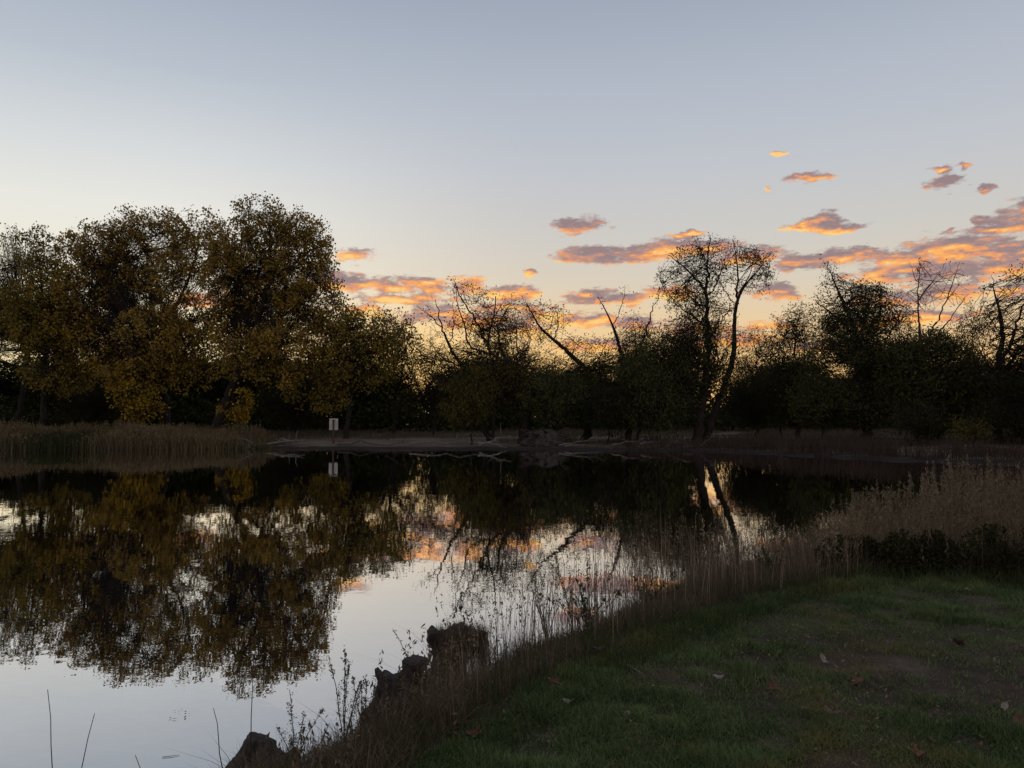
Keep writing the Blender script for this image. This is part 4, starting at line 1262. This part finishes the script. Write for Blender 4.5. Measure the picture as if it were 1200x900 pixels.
# ------------------------------------------------------------------ sign on the far bank
sx, sy = (391 - 600) / F * 60.0, 60.0
sz = hz(sx, sy)
white, b = mat('sign_white')
pn = b.noise(b.n('ShaderNodeTexCoord').outputs['Object'], 3.0, 4.0)
finish(b, principled(b, b.ramp(pn, [(0.3, (0.30, 0.28, 0.26)), (0.7, (0.44, 0.42, 0.39))]), 0.6, 0.3))
brown, b = mat('post_brown')
finish(b, principled(b, b.ramp(b.noise(None, 9.0, 4.0), [(0.3, (0.05, 0.03, 0.02)), (0.7, (0.10, 0.055, 0.035))]), 0.85, 0.2))


def box(cx, cy, cz, wx, wy, wz, bev=0.0):
    import bmesh
    bm = bmesh.new()
    bmesh.ops.create_cube(bm, size=1.0)
    for v_ in bm.verts: v_.co = (cx + v_.co.x * wx, cy + v_.co.y * wy, cz + v_.co.z * wz)
    if bev: bmesh.ops.bevel(bm, geom=list(bm.edges), offset=bev, segments=2, affect='EDGES')
    me = bpy.data.meshes.new('box'); bm.to_mesh(me); bm.free()
    return me


root = thing('sign', 'white sign board on a brown post seen from behind on the far bank', 'sign', (sx, sy, sz))
me = box(0, 0, 0.85, 0.12, 0.12, 2.0, 0.01); me.materials.append(brown); link('post', me, root)
bt = P(391, 490.5, 60)[2] - sz; bb = P(391, 504, 60)[2] - sz
me = box(0, 0.085, (bt + bb) / 2, 0.68, 0.03, bt - bb, 0.008); me.materials.append(white); link('board', me, root)
me = box(0, 0.064, bt - 0.12, 0.3, 0.012, 0.05); me.materials.append(brown); link('bracket', me, root)


# ------------------------------------------------------------------ driftwood on the far shore
def drift(label, x0, y0, x1, y1, Y, r0, seed, twigs=4, dark=False, name='driftwood_branch', lift=0.25):
    r = np.random.default_rng(seed)
    a = P(x0, y0, Y); b_ = P(x1, y1, Y + r.uniform(-0.8, 0.8))
    a[2] = max(a[2], hz(a[0], a[1]) + r0 * 0.2, 0.0); b_[2] = max(b_[2], hz(b_[0], b_[1]) + 0.02)
    root = thing(name, label, 'driftwood', a)
    L3 = b_ - a; n = 7; t = np.linspace(0, 1, n)[:, None]
    pts = L3 * t + r.normal(0, 0.05, (n, 3)) * np.sin(t * math.pi) * (np.linalg.norm(L3) / 2) + np.array([0, 0, lift * 0.3]) * np.sin(t * math.pi)
    parts = [poly_tube(pts, r0 * (1 - 0.7 * t[:, 0]), 8, 0.25, seed)]
    tw = []
    for k in range(twigs):
        tt = r.uniform(0.3, 1); p0 = np.array([np.interp(tt, t[:, 0], pts[:, j]) for j in range(3)])
        dv = L3 / np.linalg.norm(L3) * r.uniform(-0.2, 0.8) + r.normal(0, 0.5, 3); dv[2] = abs(dv[2]) * 0.8
        ll = r.uniform(0.4, 1.1)
        tw.append(poly_tube([p0, p0 + dv * ll * 0.5 + r.normal(0, 0.05, 3), p0 + dv * ll], [r0 * 0.4, r0 * 0.28, r0 * 0.1], 5))
    m_ = M['drift_dark' if dark else 'drift']
    V, F_ = merge(parts); link('log', mesh_np('log', V, F_, m_, smooth=True), root)
    for q_ in tw:
        V, F_ = merge([q_]); link('side_branch', mesh_np('side_branch', V, F_, m_, smooth=True), root)


drift('curved grey driftwood arching out of the water right of the reeds', 300, 523, 282, 513, 56, 0.07, 1, 1)
drift('grey driftwood log lying at the waterline right of the reeds', 290, 524, 352, 516, 56.5, 0.10, 2, 4)
drift('short pale log on the sand left of the sign', 318, 519, 358, 517, 58, 0.09, 3, 1)
drift('thin dark stick slanting up from the sandy bank right of the sign', 452, 516, 476, 503, 58, 0.035, 4, 1, True)
drift('long thin driftwood pole lying on the mud below the sign', 395, 521, 480, 519, 56.5, 0.05, 5, 2, True)
drift('long grey driftwood pole on the mud left of the root heap', 480, 520, 566, 519, 56, 0.055, 6, 3)
drift('pale forked driftwood limb reaching up to the root heap', 562, 522, 598, 511, 55.5, 0.09, 7, 5)
drift('pale driftwood limb sloping into the water left of the root heap', 560, 519, 594, 529, 55, 0.08, 8, 2)
drift('pale crossed driftwood stick right of the root heap', 655, 522, 700, 516, 55, 0.06, 9, 4)
drift('bleached driftwood branch on the waterline under the antler limbed willow', 662, 523, 708, 522, 55, 0.07, 10, 5)
drift('thin bleached branch on the waterline left of the bright driftwood tangle', 716, 522, 748, 517, 54.5, 0.05, 11, 4)
drift('reddish brown log end on the waterline between the tangles', 750, 521, 768, 519, 54.5, 0.10, 12, 1)
drift('bleached branch with many prongs under the tall straight tree', 780, 525, 806, 513, 53.5, 0.06, 13, 8)
drift('bleached branch reaching right along the waterline from the tangle', 800, 524, 852, 523, 53, 0.06, 14, 6)
drift('grey twiggy branch leaning on the tangle below the curved trunk', 818, 526, 838, 512, 53, 0.05, 15, 8)
drift('dark log lying along the waterline of the far right shore', 870, 524, 960, 526, 51, 0.08, 16, 3, True)
drift('pale stick on the dark far right shore', 1010, 527, 1042, 527, 46, 0.04, 17, 2)

# the root heap: upturned root plate
bx0, by0 = P(640, 520, 57)[:2]
base = np.array([bx0, by0, hz(bx0, by0)])
root = thing('root_heap', 'dark upturned root heap under the crooked willow on the far shore', 'root heap', base)
r = np.random.default_rng(500)
pr = [rock_like(np.zeros(3), [(0, 0, -0.2, 1.5), (0, 0, 0.3, 1.35), (0.1, 0, 0.75, 0.9), (0.1, 0, 1.1, 0.5), (0.1, 0, 1.25, 0.2)], 40, 55, (1.25, 0.7), 0.25)]
link('root_mass', mesh_np('root_mass', *merge(pr), M['drift_dark']), root)
pr = []
for k in range(46):
    an = r.uniform(0, 6.28); e = r.uniform(0.4, 1.0)
    p0 = np.array([math.cos(an) * 0.8, math.sin(an) * 0.5, r.uniform(0.1, 1.0)])
    p1 = p0 + np.array([math.cos(an) * e * 1.5, math.sin(an) * e, r.uniform(-0.5, 0.6)])
    p1[2] = max(p1[2], -0.1)
    pm = (p0 + p1) / 2 + r.normal(0, 0.15, 3)
    link('root', mesh_np('root', *merge([poly_tube([p0, pm, p1], [0.06, 0.04, 0.012], 5)]), M['drift_dark'], smooth=True), root)


# ------------------------------------------------------------------ fallen leaves on the lawn
def leaf_colour(name, c1, c2):
    m, b = mat(name)
    nzz = b.noise(b.n('ShaderNodeTexCoord').outputs['Object'], 40.0, 3.0)
    finish(b, principled(b, b.ramp(nzz, [(0.3, c1), (0.7, c2)]), 0.8, 0.25))
    return m


LC = {'rust': leaf_colour('rust_leaf', (0.055, 0.022, 0.013), (0.12, 0.048, 0.026)), 'brown': leaf_colour('brown_leaf', (0.05, 0.033, 0.022), (0.11, 0.07, 0.045)),
      'pale': leaf_colour('pale_leaf', (0.11, 0.095, 0.075), (0.22, 0.195, 0.155))}


def fallen(label, px, py, size, colour, kind='lobed', tilt=0.25, seed=0, group=None, z0=0.55, blade_name='blade'):
    r = np.random.default_rng(seed)
    q = ground_at(px, py, z0)
    root = thing('fallen_leaf', label, 'leaf', q + np.array([0, 0, 0.03]), group)
    n = 25
    ph = np.linspace(0, 2 * math.pi, n, endpoint=False)
    if kind == 'lobed': rad_ = 0.55 + 0.45 * np.abs(np.cos(ph * 2.5)) ** 1.6
    else: rad_ = 0.30 + 0.75 * np.abs(np.cos(ph)) ** 2.2
    rad_ = rad_ * (1 + r.normal(0, 0.05, n))
    x = np.cos(ph) * rad_ * size / 2; y = np.sin(ph) * rad_ * size / 2
    curl = size * 0.30
    rings = [(1.0, 0), (0.55, 1)]
    V = [np.c_[x * s_, y * s_, curl * ((x * s_ / size * 2) ** 2) * 0.9 + curl * 0.5 * np.sin(ph * 3 + seed) * s_ * 0.35] for s_, _ in rings]
    V.append(np.zeros((1, 3)))
    V = np.concatenate(V)
    k = np.arange(n); kn = (k + 1) % n
    Q = np.stack([k, kn, n + kn, n + k], -1); T = np.stack([n + k, n + kn, np.full(n, 2 * n)], -1)
    ob = link(blade_name, mesh_np('blade', V, [Q, T], LC[colour], smooth=True), root)
    V, F_ = merge([poly_tube([(0, 0, 0.001), (-size * 0.5, 0, 0.006), (-size * 0.8, size * 0.1, 0.012)], [0.0016, 0.0013, 0.001], 4)])
    link('leaf_stalk', mesh_np('leaf_stalk', V, F_, LC['brown']), root)
    root.rotation_euler = (r.normal(0, tilt), r.normal(0, tilt), r.uniform(0, 6.28))
    return root


fallen('rust coloured star shaped leaf right of the lawn centre', 1006, 804, 0.095, 'rust', seed=1)
fallen('rust brown leaf lying left of the star shaped one', 906, 811, 0.075, 'rust', seed=2)
fallen('curled pale leaf on the lawn below the dead stalks', 966, 779, 0.08, 'pale', 'oval', seed=3)
fallen('small upright pale leaf near the lower lawn edge', 733, 842, 0.055, 'pale', 'oval', 1.0, seed=4)
fallen('pale rounded leaf at the lawn edge left of the upright one', 669, 828, 0.08, 'pale', 'oval', seed=5)
fallen('small pale leaf in the middle of the lawn', 843, 799, 0.07, 'pale', 'oval', seed=6)
fallen('curled brown leaf in the lower middle of the lawn', 945, 836, 0.07, 'brown', seed=7)
fallen('pale brown oval leaf touching the curled brown one', 976, 841, 0.09, 'brown', 'oval', seed=8)
fallen('large rusty leaf at the foot of the grass right of the twin stump', 556, 866, 0.095, 'rust', seed=9)
fallen('large dull rust leaf standing in the grass below the stalks', 648, 806, 0.10, 'rust', 'lobed', 0.6, seed=10)
fallen('upright brown leaf at the upper right of the lawn', 1122, 758, 0.11, 'brown', 'lobed', 0.7, seed=11)
fallen('rusty leaf at the right edge of the lawn', 1196, 764, 0.08, 'rust', seed=12)
fallen('pale leaf far right on the worn lawn', 1176, 836, 0.07, 'pale', 'oval', seed=13)
fallen('rusty leaf cut by the bottom of the lawn', 1076, 889, 0.075, 'rust', seed=14)
fallen('small white leaf on the far side of the lawn', 1133, 696, 0.07, 'pale', 'oval', seed=15)
fallen('brown leaf right of the worn patch at the right edge', 1194, 852, 0.10, 'rust', seed=16)
fallen('pale leaf where the lawn meets the dead stalks', 808, 714, 0.09, 'pale', 'oval', seed=17)
fallen('brown leaf at the shaggy edge of the lawn', 700, 765, 0.10, 'brown', seed=18)
r = np.random.default_rng(600)
for k in range(80):
    px, py = r.uniform(640, 1195), r.uniform(715, 895)
    if py < 1010 - px * 0.33: continue
    fallen('small brown leaf fragment scattered on the lawn', px, py, r.uniform(0.018, 0.042), 'brown', 'oval', 0.4, seed=700 + k, group='small leaf fragments on the lawn')


def twig(label, pxs, r0, seed, mt_='drift_dark'):
    pts = [ground_at(a, b_, 0.5) + np.array([0, 0, 0.035]) for a, b_ in pxs]
    base = pts[0].copy()
    root = thing('fallen_twig', label, 'twig', base)
    V, F_ = merge([poly_tube(np.array(pts) - base, np.linspace(r0, r0 * 0.4, len(pts)), 6, 0.2, seed)])
    link('stick', mesh_np('stick', V, F_, M[mt_]), root)


twig('thin pale twig lying on the lawn below the stalks', [(735, 785), (745, 791), (757, 799)], 0.004, 1, 'drift')
twig('bent pale twig at the lawn edge left of the thin one', [(640, 800), (655, 808), (672, 815)], 0.005, 2, 'drift')
twig('forked looking pale stick at the upper right of the lawn', [(1157, 744), (1168, 742), (1180, 746)], 0.006, 3, 'drift')
# bent bare stem arching beside the twin stump
b_ = ground_at(497, 853, 0.4)
root = thing('arching_stem', 'pale bent stem arching up beside the twin stump', 'stem', b_)
pts = np.array([P(497, 853, b_[1]), P(505, 840, b_[1] + .02), P(516, 828, b_[1] + .05), P(523, 815, b_[1] + .08), P(527, 800, b_[1] + .1)]) - P(497, 853, b_[1])
V, F_ = merge([poly_tube(pts, [0.005, 0.005, 0.0045, 0.004, 0.003], 6, 0.1)])
link('stem', mesh_np('stem', V, F_, M['pale_twig']), root)

# floating debris
for lb, px, py, s_ in (('small raft of floating leaves on the open water at the lower left', 210, 837, 0.0), ('tiny floating stick near the bottom edge of the water', 200, 887, 1)):
    d = pix_dir(px, py); t = -EYE / d[2]; q = d * t; q[2] = 0.004
    root = thing('floating_debris', lb, 'debris', q)
    r = np.random.default_rng(int(px))
    if s_ == 0:
        V, Q, v = leaf_cards(np.c_[r.normal(0, 0.055, 9), r.normal(0, 0.06, 9), np.full(9, 0.004)], 0.045, 0.02, r)
        V[:, 2] = 0.003 + 0.15 * np.abs(V[:, 2] - 0.004)
        link('leaves', mesh_np('leaves', V, Q, M['dry_dark'], v), root)
    else:
        link('stick', mesh_np('stick', *merge([poly_tube([(-.05, -.01, 0), (0, .0, 0.001), (.05, .02, 0)], [.002, .002, .001], 5)]), M['twig']), root)
